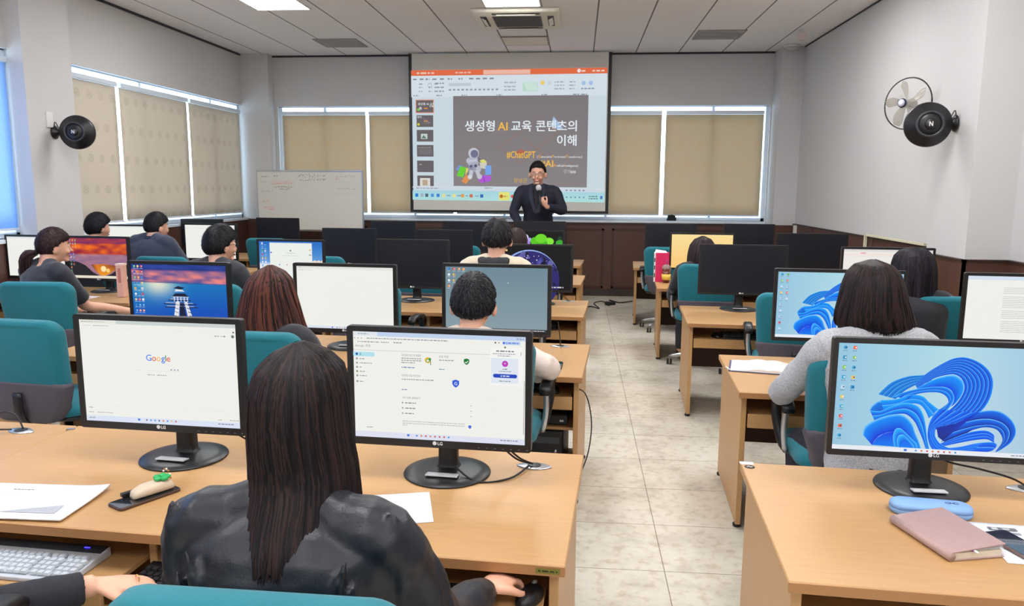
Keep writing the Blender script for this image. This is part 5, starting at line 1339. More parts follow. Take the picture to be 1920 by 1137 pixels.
    if collar is not None:
        cm = MB(); cr = []
        for tt, rr, zz in ((0, .082, zn-.085), (.4, .076, zn-.055), (.8, .07, zn-.028), (1, .066, zn-.030), (.6, .062, zn-.06)):
            cr.append([B(rr*collar_s*1.05*math.cos(a)*K, -.055*K+rr*collar_s*math.sin(a)*K, zz+.010*math.sin(a+PI)*K) for a in [2*PI*j/24 for j in range(24)]])
        cm.loft(cr, cap=False); o = obj('collar', cm, collar, t); s = o.modifiers.new('Solidify', 'SOLIDIFY'); s.thickness = .006
    if hood:
        hm = MB(); hm.tube([B(-.085, .0, zn-.045), B(-.09, -.09, zn-.035), B(-.045, -.155, zn-.045), B(.045, -.155, zn-.045), B(.09, -.09, zn-.035), B(.085, .0, zn-.045)], [.018, .03, .042, .042, .03, .018], n=14, sub=4, squash=.85)
        ho = obj('hood', hm, collar, t); remesh(ho, .012, 3, (.02, .05))
    if legs:
        pm = mat('trousers_%d' % sum(pants), pants, .85, var=.06, scale=20, bump=.2, bscale=400)
        q = MB(); q.loft([[B((.16+w_)*math.cos(a)*K, (-.13 if not standing else -.08)-lean+(.11+w_)*math.sin(a)*K, z) for a in [2*PI*j/20 for j in range(20)]] for z, w_ in ((hip-.06, -.02), (hip-.02, .016), (hip+.06, .02))])
        for P_ in LG: q.tube([P_[0], P_[0].lerp(P_[1], .5), P_[1], P_[1].lerp(P_[2], .35), P_[2]+Vector((0, 0, .02))], [.092, .082, .066, .062, .056], n=14, sub=3)
        o = obj('trousers', q, pm, t); remesh(o, .014, 2, (.01, .1))
        for P_ in LG:
            s = MB(); s.tube([P_[2]+Vector((0, 0, -.03)), P_[2].lerp(P_[3], .5)+Vector((0, 0, -.012)), P_[3]], [.042, .045, .034], n=12, sub=3); s.v = [(a, b, max(.002, c_)) for a, b, c_ in s.v]
            obj('shoe', s, MW['blackpl'], t)
    # ---- hair
    if hair: hair(t, hf, K*hscale, hair_col)
    return t, hf
def tint(col, rr, lo=.6, hi=1.5):
    q = rr.uniform(lo, hi); return tuple(min(255, max(2, v*q)) for v in col)
def short_hair(top=.030, side=.020, nape=-.55, fringe=.45, n=1500, L=.035, seed=1, spike=.0, ear=.16, taper=.6):
    def fn(t, hf, K, col):
        rr = random.Random(seed)
        def region(d):
            x, y, z = d
            # positive inside the haired part
            front = fringe if y > 0 else -9
            lim = nape+.0
            if y > -.42: lim = nape+(ear-nape)*min(1, (y+.42)/.22)      # rises over the ear
            if y > .0: lim = ear+(fringe-ear)*min(1, y/.45)
            if y < -.15: lim = nape+(1-min(1, abs(x)*1.2))*(-.05)
            return (z-lim)
        def th(d):
            g = region(d); s_ = max(0, min(1, g/.16+.25)); s_ = s_*s_*(3-2*s_)
            k_ = side+(top-side)*max(0, d[2])
            if d[2] < 0: k_ *= 1-taper*min(1, -d[2]*2.2)
            return -.010+s_*(k_+.010)+.0025*noise.noise(Vector((d[0]*14, d[1]*14, d[2]*9)))*s_
        sh = head_shell(th, 56, 40); rc = random.Random(seed+5)
        sh.c = [L3(tint(col, rc, .75, 1.1)) for _ in sh.v]
        hf.tr(sh, K); o = obj('hair', sh, M_HAIR, t, colattr=True)
        m = MB()
        for _ in range(n):
            z = rr.uniform(-.6, 1); a = rr.uniform(0, 2*PI); q = math.sqrt(1-z*z); d = Vector((q*math.sin(a), q*math.cos(a), z))
            if region(d) < .04: continue
            # flow away from the crown (0,-.35,.9)
            cr = Vector((0, -.40, .92)).normalized(); tg = (d-cr); tg = (tg-d*tg.dot(d))
            if tg.length < .05: tg = Vector((rr.uniform(-1, 1), rr.uniform(-1, 1), 0)); tg = tg-d*tg.dot(d)
            tg = (tg.normalized()+Vector((rr.uniform(-.35, .35), rr.uniform(-.35, .35), rr.uniform(-.2, .2)))).normalized()
            r = head_r(d)+th(d); p0 = d*(r-.004); l = L*rr.uniform(.6, 1.25)
            d1 = (d+tg*l*.5/r).normalized(); p1 = d1*(head_r(d1)+th(d1)+.003+spike*.5); d2 = (d+tg*l/r).normalized(); p2 = d2*(head_r(d2)+max(th(d2), -.002)+.003*rr.random()+spike*rr.random()*2)
            sd = tg.cross(d).normalized()*rr.uniform(.0016, .0032); c = L3(tint(col, rr, .5, 1.5))
            m.add([p0-sd, p0+sd, p1-sd+d*.001, p1+sd+d*.001, p2], [(0, 1, 3, 2), (2, 3, 4)], 0, True, c)
        hf.tr(m, K); obj('hair_strands', m, M_HAIR, o, colattr=True, fixn=False)['kind'] = 'stuff'
    return fn
def long_hair(rows, seed=1, shell=1.0, n=900, tip=.03, front_open=110, part_y=-.02, lift=.016, width=.004, red=None, wav=.014):
    """rows: (drop below the top, half width, back reach, front reach, sideways shift); the hair hangs straight down from the head"""
    def fn(t, hf, K, col):
        rr = random.Random(seed); top = (HC+.016)
        def at(f, th_):
            # f: 0 top .. 1 tips; th_: 0 is straight back, +-180 the face
            F = f*(len(rows)-1); i = min(int(F), len(rows)-2); q = F-i
            r = [rows[i][j]*(1-q)+rows[i+1][j]*q for j in range(5)]
            a = math.radians(th_); cx = math.sin(a); cy = math.cos(a)
            return Vector((r[4]+r[1]*cx, -(r[2] if cy > 0 else r[3])*cy-.005, top-r[0])), r
        m = MB(); rings = []; cs = []
        NR = 40; NT = 110
        def sq(th_, f):
            return 1+.035*noise.noise(Vector((th_*.12, f*1.5, seed)))+.02*noise.noise(Vector((th_*.4, f*2.5, seed+3)))
        for i in range(NR+1):
            f = (i/NR)*shell; ring = []
            for j in range(NT):
                th_ = -180+360*j/NT; p, r = at(f, th_)
                if abs(th_) > front_open and r[0] > .085:
                    # tuck the front inside the head / neck
                    p = Vector((p.x*.55, min(p.y, -.01) if r[0] > .22 else min(p.y, .03), p.z))
                s_ = sq(th_, f); q = Vector((p.x*s_, p.y*s_, p.z+(.008*noise.noise(Vector((th_*.2, 1, seed))) if f > .9 else 0)))
                ring.append(q*.985 if r[0] < .2 else q); v = .7+.5*noise.noise(Vector((th_*.35, f*1.2, 9))); cs.append(L3(tuple(max(2, c*v*.8) for c in col)))
            rings.append(ring)
        m.loft(rings, cap=True, col=None); m.c = cs+m.c[len(cs):]
        hf.tr(m, K); o = obj('hair', m, M_HAIR, t, colattr=True)
        s = MB()
        for _ in range(n):
            th0 = rr.uniform(-front_open-8, front_open+8); f0 = rr.choice((rr.uniform(0, .3), rr.uniform(0, .7))); f1 = min(1.0, f0+rr.uniform(.3, .8)); ex = rr.uniform(-.6, 1)*tip if f1 > .97 else 0
            ph = rr.uniform(0, 9); am = rr.uniform(.2, 1)*wav; off = 1.0+rr.uniform(.0, .035); N_ = 10; P = []
            for i in range(N_+1):
                f = f0+(f1-f0)*i/N_; th_ = th0+math.degrees(am)*math.sin(ph+f*7)*(1.5+4*f*f); p, r = at(f, th_); s_ = sq(th_, f)*off
                p = Vector((p.x*s_, p.y*s_, p.z))
                if i == N_: p.z -= ex; p.x += rr.uniform(-.5, .5)*abs(ex); 
                P.append(p)
            c = tint(col, rr, .45, 1.55)
            if red and rr.random() < .35: c = red
            w = rr.uniform(.5, 1.3)*width; a = math.radians(th0); sd = Vector((math.cos(a), math.sin(a), 0))
            vs = []; cc = L3(c)
            for i, p in enumerate(P):
                ww = w*min(1, .35+i*.3)*(1 if i < N_-1 else (.6 if i < N_ else .1)); nn = Vector((math.sin(a), -math.cos(a), 0))*.0012
                vs += [p-sd*ww, p+nn, p+sd*ww]
            fs = []
            for i in range(N_): q = 3*i; fs += [(q, q+1, q+4, q+3), (q+1, q+2, q+5, q+4)]
            s.add(vs, fs, 0, True, cc)
        hf.tr(s, K); obj('hair_strands', s, M_HAIR, o, colattr=True, fixn=False)['kind'] = 'stuff'
    return fn
def ponytail(seed=3):
    a = short_hair(.022, .016, -.62, .42, 1200, .05, seed, ear=.0)
    def fn(t, hf, K, col):
        a(t, hf, K, col)
        m = MB(); rr = random.Random(seed)
        b = Vector((0, -HB-.012, -.035))
        c0 = [b, b+Vector((-.02, -.045, -.01)), b+Vector((-.045, -.06, -.06)), b+Vector((-.055, -.05, -.13)), b+Vector((-.045, -.045, -.19))]
        m.tube(c0, [.018, .03, .038, .034, .008], n=14, sub=4, col=L3(col))
        for _ in range(260):
            o_ = Vector((rr.uniform(-1, 1), rr.uniform(-1, 1), rr.uniform(-.4, .4))); o_.normalize()
            P = [c+o_*r*1.05+Vector((0, 0, -.012*rr.random()*i)) for i, (c, r) in enumerate(zip(c0, (.018, .031, .039, .036, .022)))]
            m.tube(P, [.0015, .002, .002, .0018, .0004], n=3, sub=2, col=L3(tint(col, rr, .5, 2.2)))
        hf.tr(m, K); obj('ponytail', m, M_HAIR, t, colattr=True)
        obj('hair_tie', hf.tr(MB().tube([(b.x+.02*math.cos(q), b.y-.004, b.z+.02*math.sin(q)) for q in [2*PI*j/14 for j in range(15)]], .005, n=6), K), MW['blackpl'], t)
    return fn

LEATHER = mat('black_leather', (26, 29, 38), .40, var=.05, scale=8, bump=.16, bscale=200, spec=.45)
KNIT = mat('grey_knit', (176, 178, 184), .9, var=.30, scale=170, bump=.8, bscale=220)
BLACKCLOTH = mat('black_knit', (34, 36, 44), .85, var=.1, scale=60, bump=.3, bscale=400)

# ---- the woman in the leather jacket, closest to the camera
fw_rows = [(0, .006, .02, .02, 0), (.022, .052, .07, .075, 0), (.05, .078, .105, .10, 0), (.09, .090, .122, .085, 0), (.145, .094, .128, .06, 0), (.196, .098, .125, .04, .002), (.24, .102, .122, .02, .006), (.28, .102, .142, .0, .010), (.325, .106, .168, -.02, .010), (.36, .108, .188, -.05, .012), (.39, .104, .198, -.08, .014), (.41, .096, .20, -.1, .014)]
tw, hfw = person('woman seen from behind in black leather jacket, long dark hair, nearest the camera', -.535, 1.42, 1.30, face=-3, hair=long_hair(fw_rows, 11, .84, 3400, .05, 112, width=.0024, red=(48, 34, 33)), hair_col=(24, 20, 23),
    smat=LEATHER, sh_w=.20, arms=[((-.785, 1.44, .70), (-.69, 1.66, .655), (.35, 1, -.1)), ((-.262, 1.42, .715), (-.205, 1.70, .640), (.45, 1, -.15))], voxel=.006, disp=(.016, .11), folds=True, lean=.02, collar=LEATHER, torso_w=1.08, drop=.0)
# ---- neighbour whose hand reaches in at the lower left
person('person mostly outside the lower left edge, black knit sleeve and ringed hand on keyboard', -1.62, 1.30, 1.24, face=-15, hair=short_hair(seed=31, n=300), arms=[None, ((-1.42, 1.40, .645), (-1.165, 1.650, .628), (.72, .36, -.12), (0, 0, -1))], smat=BLACKCLOTH, voxel=.005, disp=(.008, .06), hands=(.6, .35))
ring = MB().tube([(.0095*math.cos(q), 0, .0095*math.sin(q)) for q in [2*PI*j/16 for j in range(17)]], .0016, n=6)
rg = obj('finger_ring', ring, mat('gold', (226, 190, 110), .2, metal=1), None, loc=(-1.083, 1.697, .624), rot=(0, 0, math.radians(-34)))
tag(rg, 'thin gold ring on the hand at the lower left', 'ring')

# ---- second row
br_rows = [(0, .006, .02, .02, 0), (.03, .062, .07, .075, 0), (.07, .098, .11, .09, 0), (.12, .118, .125, .07, -.004), (.19, .142, .13, .04, -.006), (.26, .162, .135, .02, -.006), (.33, .178, .14, .0, .004), (.40, .175, .145, -.02, .01), (.46, .14, .145, -.05, .012)]
person('woman with long reddish brown hair and black jacket, second row', -1.42, 3.42, 1.235, face=-4, hair=long_hair(br_rows, 5, .9, 1500, .04, 115, width=.0045, red=(96, 54, 42)), hair_col=(52, 33, 31), shirt=('black_jacket', (38, 38, 46)), sh_w=.185, voxel=.010, drop=-.02)
person('man with short black hair and beige shirt, second row by the aisle', -.475, 3.47, 1.20, face=-6, hair=short_hair(.026, .020, -.50, .45, 2600, .035, 8, .002, ear=.25), hair_col=(34, 33, 38), shirt=('beige_shirt', (222, 206, 196)), sh_w=.20, voxel=.009,
       arms=[None, ((-.12, 3.40, .78), (-.20, 3.72, .665), (-.1, 1, -.1))], collar=mat('beige_shirt', (222, 206, 196)), disp=(.02, .1), torso_w=1.15, drop=-.05, hscale=1.08)
# ---- third row
person('man in black hooded top over beige, third row by the aisle, tufted hair', -.53, 5.02, 1.385, face=-4, hyaw=-2, hair=short_hair(.030, .022, -.46, .45, 1500, .045, 12, .006, ear=.22), hair_col=(36, 34, 38), shirt=('cream_jacket', (206, 192, 170)), sh_w=.195, voxel=.012, drop=-.042, collar=mat('black_hood', (40, 42, 48), .85, bump=.3), hood=True)
person('man in glasses with round black hair and dark shirt, third row', -2.43, 5.02, 1.325, face=-10, hyaw=-38, hair=short_hair(.032, .028, -.58, .40, 1500, .05, 14, ear=-.1, taper=.2), hair_col=(30, 29, 33), shirt=('charcoal_shirt', (42, 44, 52)), glasses=True, voxel=.010)
person('woman with brown ponytail and black short-sleeved shirt at the left, third row', -3.64, 5.02, 1.30, face=-20, hyaw=-42, hair=ponytail(), hair_col=(52, 36, 38), shirt=('black_tee', (38, 40, 52)), sleeve='short', voxel=.010, sh_w=.17,
       arms=[((-3.86, 5.1, .72), (-3.72, 5.38, .66), (.3, 1, -.1)), ((-3.50, 5.10, .745), (-3.30, 5.33, .665), (.8, .7, -.1))])
# ---- fourth row
person('person with dark brown hair almost hidden behind the man in the hooded top', -.55, 6.85, 1.22, face=-4, hair=short_hair(.034, .026, -.5, .45, 500, .05, 15), hair_col=(56, 44, 42), shirt=('dark_shirt', (40, 42, 50)), voxel=.014, face_detail=False)
person('broad man in navy jacket seen from behind near the windows, fourth row', -3.90, 6.80, 1.34, face=-12, hyaw=-34, hair=short_hair(.030, .020, -.50, .42, 1100, .04, 16, ear=.05), hair_col=(32, 30, 34), shirt=('navy_jacket', (52, 58, 78)), sh_w=.215, voxel=.012, collar=mat('navy_collar', (44, 48, 64), .8), torso_w=1.2, drop=-.08, disp=(.02, .12))
person('person with round black hair in front of the left windows, behind sunset monitor', -4.54, 6.90, 1.325, face=-12, hyaw=-30, hair=short_hair(.034, .028, -.58, .4, 900, .05, 17, ear=-.1, taper=.2), hair_col=(30, 29, 34), shirt=('dark_shirt', (40, 42, 50)), voxel=.013, sh_w=.17)
# ---- right block
gy_rows = [(0, .008, .02, .02, 0), (.022, .068, .075, .075, 0), (.055, .095, .11, .095, .0), (.10, .112, .128, .08, .0), (.15, .125, .135, .06, .002), (.20, .140, .14, .04, .006), (.24, .150, .142, .02, .012), (.262, .150, .135, .01, .02), (.275, .13, .12, .0, .018)]
person('woman with dark bob and grey knit jacket on the right, second row', 1.165, 3.12, 1.325, face=6, hair=long_hair(gy_rows, 21, .97, 1800, .022, 112, width=.0042, red=(50, 34, 34)), hair_col=(27, 22, 24), smat=KNIT, sh_w=.20, voxel=.008, torso_w=1.1,
       arms=[((.865, 3.19, .755), (1.0, 3.50, .700), (.5, 1, -.1)), None], disp=(.018, .1), collar=KNIT, drop=-.02)
lg_rows = [(0, .008, .02, .02, 0), (.02, .075, .075, .075, 0), (.055, .108, .11, .095, .0), (.10, .122, .128, .08, .0), (.18, .132, .135, .05, .0), (.26, .135, .14, .02, .0), (.34, .135, .14, .0, .0), (.42, .12, .14, .0, .0)]
person('woman with long straight black hair and black top near the right wall', 2.06, 4.88, 1.25, face=2, hair=long_hair(lg_rows, 22, .95, 1100, .03, 112, width=.005), hair_col=(32, 29, 35), shirt=('black_top', (30, 30, 38)), voxel=.011, drop=-.02)
sm_rows = [(0, .008, .02, .02, 0), (.03, .07, .08, .07, 0), (.08, .105, .11, .09, 0), (.15, .12, .13, .06, 0), (.23, .125, .13, .03, 0), (.30, .125, .13, .0, 0), (.36, .11, .12, 0, 0)]
person('person with dark hair in front of the yellow monitor, fourth row right', 1.09, 6.80, 1.185, face=-3, hair=long_hair(sm_rows, 23, .95, 500, .03, 112, width=.007), hair_col=(44, 34, 36), shirt=('dark_shirt', (40, 42, 50)), voxel=.014, face_detail=False)
# ---- the lecturer
LX, LY = -.525, 9.85
def lecturer():
    suit = mat('navy_suit', (26, 29, 48), .8, var=.06, scale=20, bump=.15, bscale=500)
    t, hf = person('lecturer in dark navy suit and glasses speaking into a microphone', LX, LY, 1.915, face=178, hpitch=-.06, hair=short_hair(.028, .012, -.30, .68, 1600, .04, 41), hair_col=(30, 26, 28), smat=suit, sh_w=.215, standing=True, k=1.10, hscale=1.06, glasses=True, face_detail='smile', voxel=.007,
        arms=[((-.20, LY-.02, 1.30), (-.395, LY-.30, 1.355), (-.55, -.1, .65), (.25, .85, .5)), ((-.83, LY, 1.28), (-.74, LY-.24, 1.13), (.3, -.6, -.5))], pants=(30, 32, 44), hands=(1.5, .6), disp=(.010, .12), drop=-.03, lean=0, torso_w=1.0)
    # shirt front and lapels
    for sx in (-1, 1):
        m = MB(); fy = -.165
        pts = [(sx*.055, fy+.085, 1.625), (sx*.075, fy-.01, 1.54), (sx*.06, fy-.035, 1.42), (sx*.012, fy-.052, 1.27)]
        rings = [[(p[0]-.022*sx, p[1]-.006, p[2]), (p[0]+.026*sx, p[1]-.004, p[2]+.012), (p[0]+.024*sx, p[1]+.004, p[2]+.012), (p[0]-.022*sx, p[1]+.004, p[2])] for p in pts]
        obj('lapel', m.loft(rings, smooth=False), mat('suit_lapel', (34, 37, 56), .75), t)
    obj('shirt_front', MB().prism([(-.05, 1.63), (.05, 1.63), (.035, 1.45), (.0, 1.28), (-.035, 1.45)], -.212, -.150, 'y'), mat('black_dress_shirt', (20, 21, 30), .7), t, bevel=.008)
    # microphone held in the hand
    a = Vector((-.455, LY-.345, 1.32)); b = Vector((-.500, LY-.255, 1.60))
    mt = thing('microphone', 'hand-held microphone with pale foam head held by the lecturer', 'microphone', a)
    d = (b-a); q = d.to_track_quat('Z', 'Y').to_matrix(); L_ = d.length
    def tr(m): m.v = [tuple(q @ Vector(v)) for v in m.v]; return m
    obj('handle', tr(MB().lathe([(.0, -.02), (.013, -.02), (.014, .1), (.019, L_-.05), (.0, L_-.05)], n=20)), MW['blackpl'], mt)
    obj('foam_head', tr(MB().ell((0, 0, L_-.015), (.036, .036, .042), 18, 12)), mat('mic_foam', (206, 200, 204), .9, bump=.5, bscale=300), mt)
lecturer()
# ================================================================ THINGS ON THE DESKS
def grommet(x, y, rz, label):
    t = thing('cable_grommet', label, 'cable grommet', (x, y, DH), rz, 'desk cable grommets')
    m = MB(); out = []
    for k in range(40):
        a = 2*PI*k/40; r = 1+(.28 if abs(math.cos(a)) > .8 else 0)*abs(math.cos(a))**6
        out.append((.046*r*math.cos(a), .032*math.sin(a)))
    m.loft([[(a, b, 0) for a, b in out], [(a, b, .003) for a, b in out], [(a*.92, b*.9, .005) for a, b in out]])
    obj('plate', m, MW['silver'], t)
    obj('brush_hole', MB().lathe([(.0, .0052), (.021, .0052), (.023, .006), (.02, .0068), (.0, .0068)], n=24), MW['blackpl'], t)
def cable_(pts, label, r=.0032, sub=6, m=None, group=None):
    o = obj('cable', MB().tube(pts, r, n=8, sub=sub), m or MW['cable'], None); tag(o, label, 'cable', group); return o
grommet(-.13, 2.42, -.1, 'silver cable grommet right of the account page monitor')
grommet(-2.07, 2.59, -.25, 'silver cable grommet at the left edge of the photo')
grommet(1.40, 2.38, -.1, 'silver cable grommet at the right edge of the photo')
grommet(-.09, 4.36, -.1, 'silver cable grommet on the second row desk behind the phone')
grommet(-.07, 6.14, -.1, 'silver cable grommet on the third row desk by the aisle')
cable_([(-.25, 2.30, .84), (-.24, 2.34, .80), (-.18, 2.37, .73), (-.135, 2.415, .692)], 'black cable from account page monitor into its grommet')
cable_([(-.27, 2.30, .84), (-.25, 2.35, .79), (-.19, 2.38, .722), (-.145, 2.42, .692)], 'second black cable beside it into the same grommet')
cable_([(-.38, 2.30, .72), (-.30, 2.26, .6845), (-.2, 2.30, .6845), (-.15, 2.40, .688)], 'thin cable lying on desk beside the account page monitor base')
cable_([(-1.30, 2.37, .86), (-1.2, 2.40, .80), (-1.08, 2.38, .745), (-.99, 2.40, .70), (-.95, 2.44, .6845)], 'black cable running right from the search page monitor')
cable_([(-1.12, 2.37, .85), (-1.07, 2.39, .80), (-1.0, 2.42, .735), (-.93, 2.45, .6845)], 'thinner black cable right of the search page monitor')
cable_([(-2.2, 2.60, .72), (-2.14, 2.60, .75), (-2.09, 2.60, .735), (-2.06, 2.59, .69)], 'black cable looping into the grommet at the left edge')
cable_([(-2.2, 2.52, .70), (-2.14, 2.54, .70), (-2.09, 2.57, .693)], 'lower black cable into the grommet at the left edge')
cable_([(1.12, 2.38, .80), (1.16, 2.39, .76), (1.25, 2.37, .745), (1.33, 2.34, .73), (1.40, 2.37, .69)], 'black cable from the front right monitor to its grommet')
cable_([(-.10, 4.16, .86), (-.09, 4.25, .75), (-.09, 4.35, .692)], 'black cable of the grey desktop monitor')
cable_([(-.25, 5.98, .84), (-.13, 6.02, .76), (-.07, 6.13, .692)], 'black cable of the earth picture monitor')
# cable hanging off the second row desk into the aisle
cable_([(-.03, 3.75, .60), (.05, 3.72, .58), (.085, 3.70, .44), (.07, 3.68, .28), (.02, 3.66, .15), (-.02, 3.66, .10)], 'thin black cable hanging beside the second row desk in the aisle')
cable_([(.08, 10.1, .012), (.2, 10.2, .008), (.3, 10.05, .008), (.24, 10.5, .008), (.36, 10.55, .03), (.44, 10.3, .012), (.40, 10.6, .012), (.52, 10.5, .02), (.46, 10.75, .02), (.6, 10.6, .01), (.78, 10.7, .02)], 'tangle of black cable on the floor at the end of the aisle', .008)
a = obj('power_adapter', MB().b2(-.07, .07, -.03, .03, 0, .035), MW['blackpl'], None, loc=(.46, 10.42, .0), rot=(0, 0, .5), bevel=.008); tag(a, 'black power adapter lying in the cables at the end of the aisle', 'adapter')

# keyboards
def keyboard(x, y, z, rz, light, label, w=.44, led=False):
    t = thing('keyboard', label, 'keyboard', (x, y, z), rz, 'keyboards')
    body = mat('keyboard_grey', (196, 202, 212), .5) if light else MW['blackpl']
    key = mat('key_pale', (206, 214, 224), .5) if light else mat('key_black', (34, 34, 38), .45)
    obj('case', MB().prism([(-.085, .0), (.085, 0), (.085, .026), (-.085, .012)], -w/2, w/2, 'x'), body, t, bevel=.003)
    if light: obj('upper_strip', MB().box((0, .066, .0245), (w-.01, .036, .004), Matrix.Rotation(.08, 3, 'X')), mat('keyboard_dark_strip', (58, 60, 68), .4), t)
    m = MB(); rr = random.Random(3)
    for r in range(6):
        yy = -.066+r*.0195+(.006 if r == 5 else 0); zz = .0155+(yy+.085)*.082; xx = -w/2+.012
        if r == 5 and light: continue
        while xx < w/2-.02:
            kw = .0165
            if r == 0 and -.09 < xx < -.02: kw = .095
            if r in (1, 2, 3) and xx < -w/2+.014: kw = .026
            gap = .0215 if abs(xx-(w/2-.15)) > .012 and abs(xx-(w/2-.088)) > .012 else .03
            m.loft([[(xx+q*(kw/2)*a+kw/2, yy+q*.0082*b, zz+h) for a, b in ((-1, -1), (1, -1), (1, 1), (-1, 1))] for q, h in ((1, 0), (.86, .0075))], smooth=False)
            xx += kw+.0035+(gap-.0215)
    obj('keys', m, key, t)['kind'] = 'stuff'
    if led:
        obj('led', MB().box((w/2-.06, .068, .0275), (.016, .004, .001)), MW['led'], t)
    return t
keyboard(-1.51, 1.845, .563, ROWROT+.0, True, 'pale grey keyboard with a blue light on the front left tray', .42, True)
keyboard(-1.00, 1.76, .563, ROWROT-.0, False, 'black keyboard under the ringed hand, front left desk', .28)
keyboard(-.42, 1.74, .563, ROWROT, False, 'black keyboard on the tray in front of the leather jacket', .42)
keyboard(1.15, 1.83, .563, ROWROT, False, 'black keyboard on the tray of the front right desk', .42)
keyboard(-.36, 3.86, .563, ROWROT, False, 'black keyboard on the tray in front of the man in beige', .44)
keyboard(1.22, 5.36, .563, ROWROT, False, 'black keyboard on the tray under the third row dark monitor', .42)
keyboard(-.36, 5.58, .563, ROWROT, False, 'black keyboard on the third row tray left of the aisle', .44)
def mouse(x, y, z, rz, label):
    t = thing('computer_mouse', label, 'mouse', (x, y, z), rz, 'computer mice')
    m = MB(); m.ell((0, 0, .004), (.031, .056, .032), 20, 14); m.v = [(a, b, max(0, c)) for a, b, c in m.v]
    obj('shell', m, MW['blackpl'], t); obj('wheel', MB().lathe([(0, -.004), (.009, -.004), (.009, .004), (0, .004)], c=(0, .028, .030), axis='x', n=14), mat('wheel_grey', (150, 152, 158), .4), t)
mouse(-.11, 3.80, .563, .3, 'black mouse on the tray of the second row desk by the aisle')
mouse(-.105, 1.80, .563, -.4, 'black mouse under the right hand of the leather jacket woman')
mouse(.98, 5.36, .563, .2, 'black mouse on the third row tray right of the aisle')
# PC towers on the shelves
def pc_tower(x, y, z, rz, label, h=.33):
    t = thing('computer_tower', label, 'computer', (x, y, z), rz, 'computers under the desks')
    obj('case', MB().b2(-.09, .09, 0, .38, 0, h), MW['blackpl'], t, bevel=.004)
    f = obj('front_panel', MB().b2(-.088, .088, -.012, 0, .004, h-.004), MW['blacksat'], t, bevel=.004)
    obj('drive_bay', MB().b2(-.07, .07, -.0145, -.012, h-.07, h-.035), mat('bay_grey', (70, 72, 78), .4), f)
    obj('power_button', MB().lathe([(0, -.016), (.009, -.016), (.01, -.012), (0, -.012)], c=(.05, 0, h-.11), axis='y', n=16), MW['silver'], f)
for r, nm in ((1, 'front desk'), (2, 'second row desk'), (3, 'third row desk'), (4, 'fourth row desk')):
    x = LROW[r][0]-.18; pc_tower(x, near_y(r, x)+.16, .105, ROWROT, 'black computer tower on the lower shelf of the %s by the aisle' % nm, .25)
for r in (2,):
    x = LROW[r][0]-.17; t = thing('set_top_box', 'flat black box on the upper shelf of the second row desk', 'computer', (x, near_y(r, x)+.15, .386), ROWROT)
    obj('case', MB().b2(-.10, .10, 0, .26, 0, .055), MW['blackpl'], t, bevel=.004); obj('front_panel', MB().b2(-.098, .098, -.006, 0, .004, .05), MW['blacksat'], t); obj('button', MB().b2(.06, .08, -.009, -.006, .02, .03), MW['silver'], t)

# papers and phones on the front left desk
def paper(name, x, y, rz, w, h, label, fn=None, n=1, z=DH, curl=.0, cat='paper', group=None):
    t = thing(name, label, cat, (x, y, z+.0008), rz, group)
    m = MB(); N_ = 12; vs = []; fs = []
    for j in range(N_+1):
        for i in range(N_+1):
            a = -w/2+w*i/N_; b = -h/2+h*j/N_; q = max(0, i/N_-.72)*max(0, j/N_-.5); vs.append((a, b, .001*n+curl*q*q*20))
    fs = [(j*(N_+1)+i, j*(N_+1)+i+1, (j+1)*(N_+1)+i+1, (j+1)*(N_+1)+i) for j in range(N_) for i in range(N_)]
    m.add(vs, fs, 0, True)
    k = len(m.v)
    o = obj('sheet', m, MW['paper'], t); s = o.modifiers.new('Solidify', 'SOLIDIFY'); s.thickness = .001*n; s.offset = -1
    if fn:
        c = Canvas(w, h, .0002); fn(c); cm = c.mb
        def zof(a, b):
            i = (a+w/2)/w; j = (b+h/2)/h; q = max(0, i-.72)*max(0, j-.5); return .001*n+curl*q*q*20
        cm.v = [(a, c_, zof(a, c_)+.0012*n+.0004-b) for a, b, c_ in cm.v]
        obj('print', cm, M_PRINT, t, colattr=True, fixn=False)
    return t
def print_a(c):
    c.words(.32, .2, .16, .018, (70, 72, 80), 1, 2); c.words(.05, .36, .4, .008, (130, 132, 140), 1, 3); c.words(.05, .4, .38, .008, (130, 132, 140), 1, 4); c.words(.05, .44, .4, .008, (186, 188, 194), 1, 5); c.words(.55, .26, .3, .008, (200, 200, 206), 1, 6)
    c.words(.55, .30, .3, .008, (200, 200, 206), 1, 7); c.words(.55, .34, .3, .008, (200, 200, 206), 1, 8)
    c.rect(.02, .55, .26, .7, (118, 120, 126), 1); c.rect(.05, .57, .12, .68, (190, 192, 196), 2); c.rect(.15, .59, .23, .62, (190, 192, 196), 2); c.rect(.15, .64, .2, .67, (190, 192, 196), 2)
    c.poly([(.48, .86), (.88, .62), (.9, .86)], (172, 176, 186), 1); c.words(.6, .8, .25, .01, (150, 152, 160), 2, 8); c.words(.66, .75, .2, .01, (150, 152, 160), 2, 9)
paper('paper_stack', -1.60, 1.975, .02, .40, .235, 'stapled white printed sheets with a triangle figure on the front left desk', print_a, 5, curl=.02)
paper('paper_sheet', -.50, 2.045, .25, .19, .21, 'white sheet peeking out right of the woman in leather jacket', None, 2)
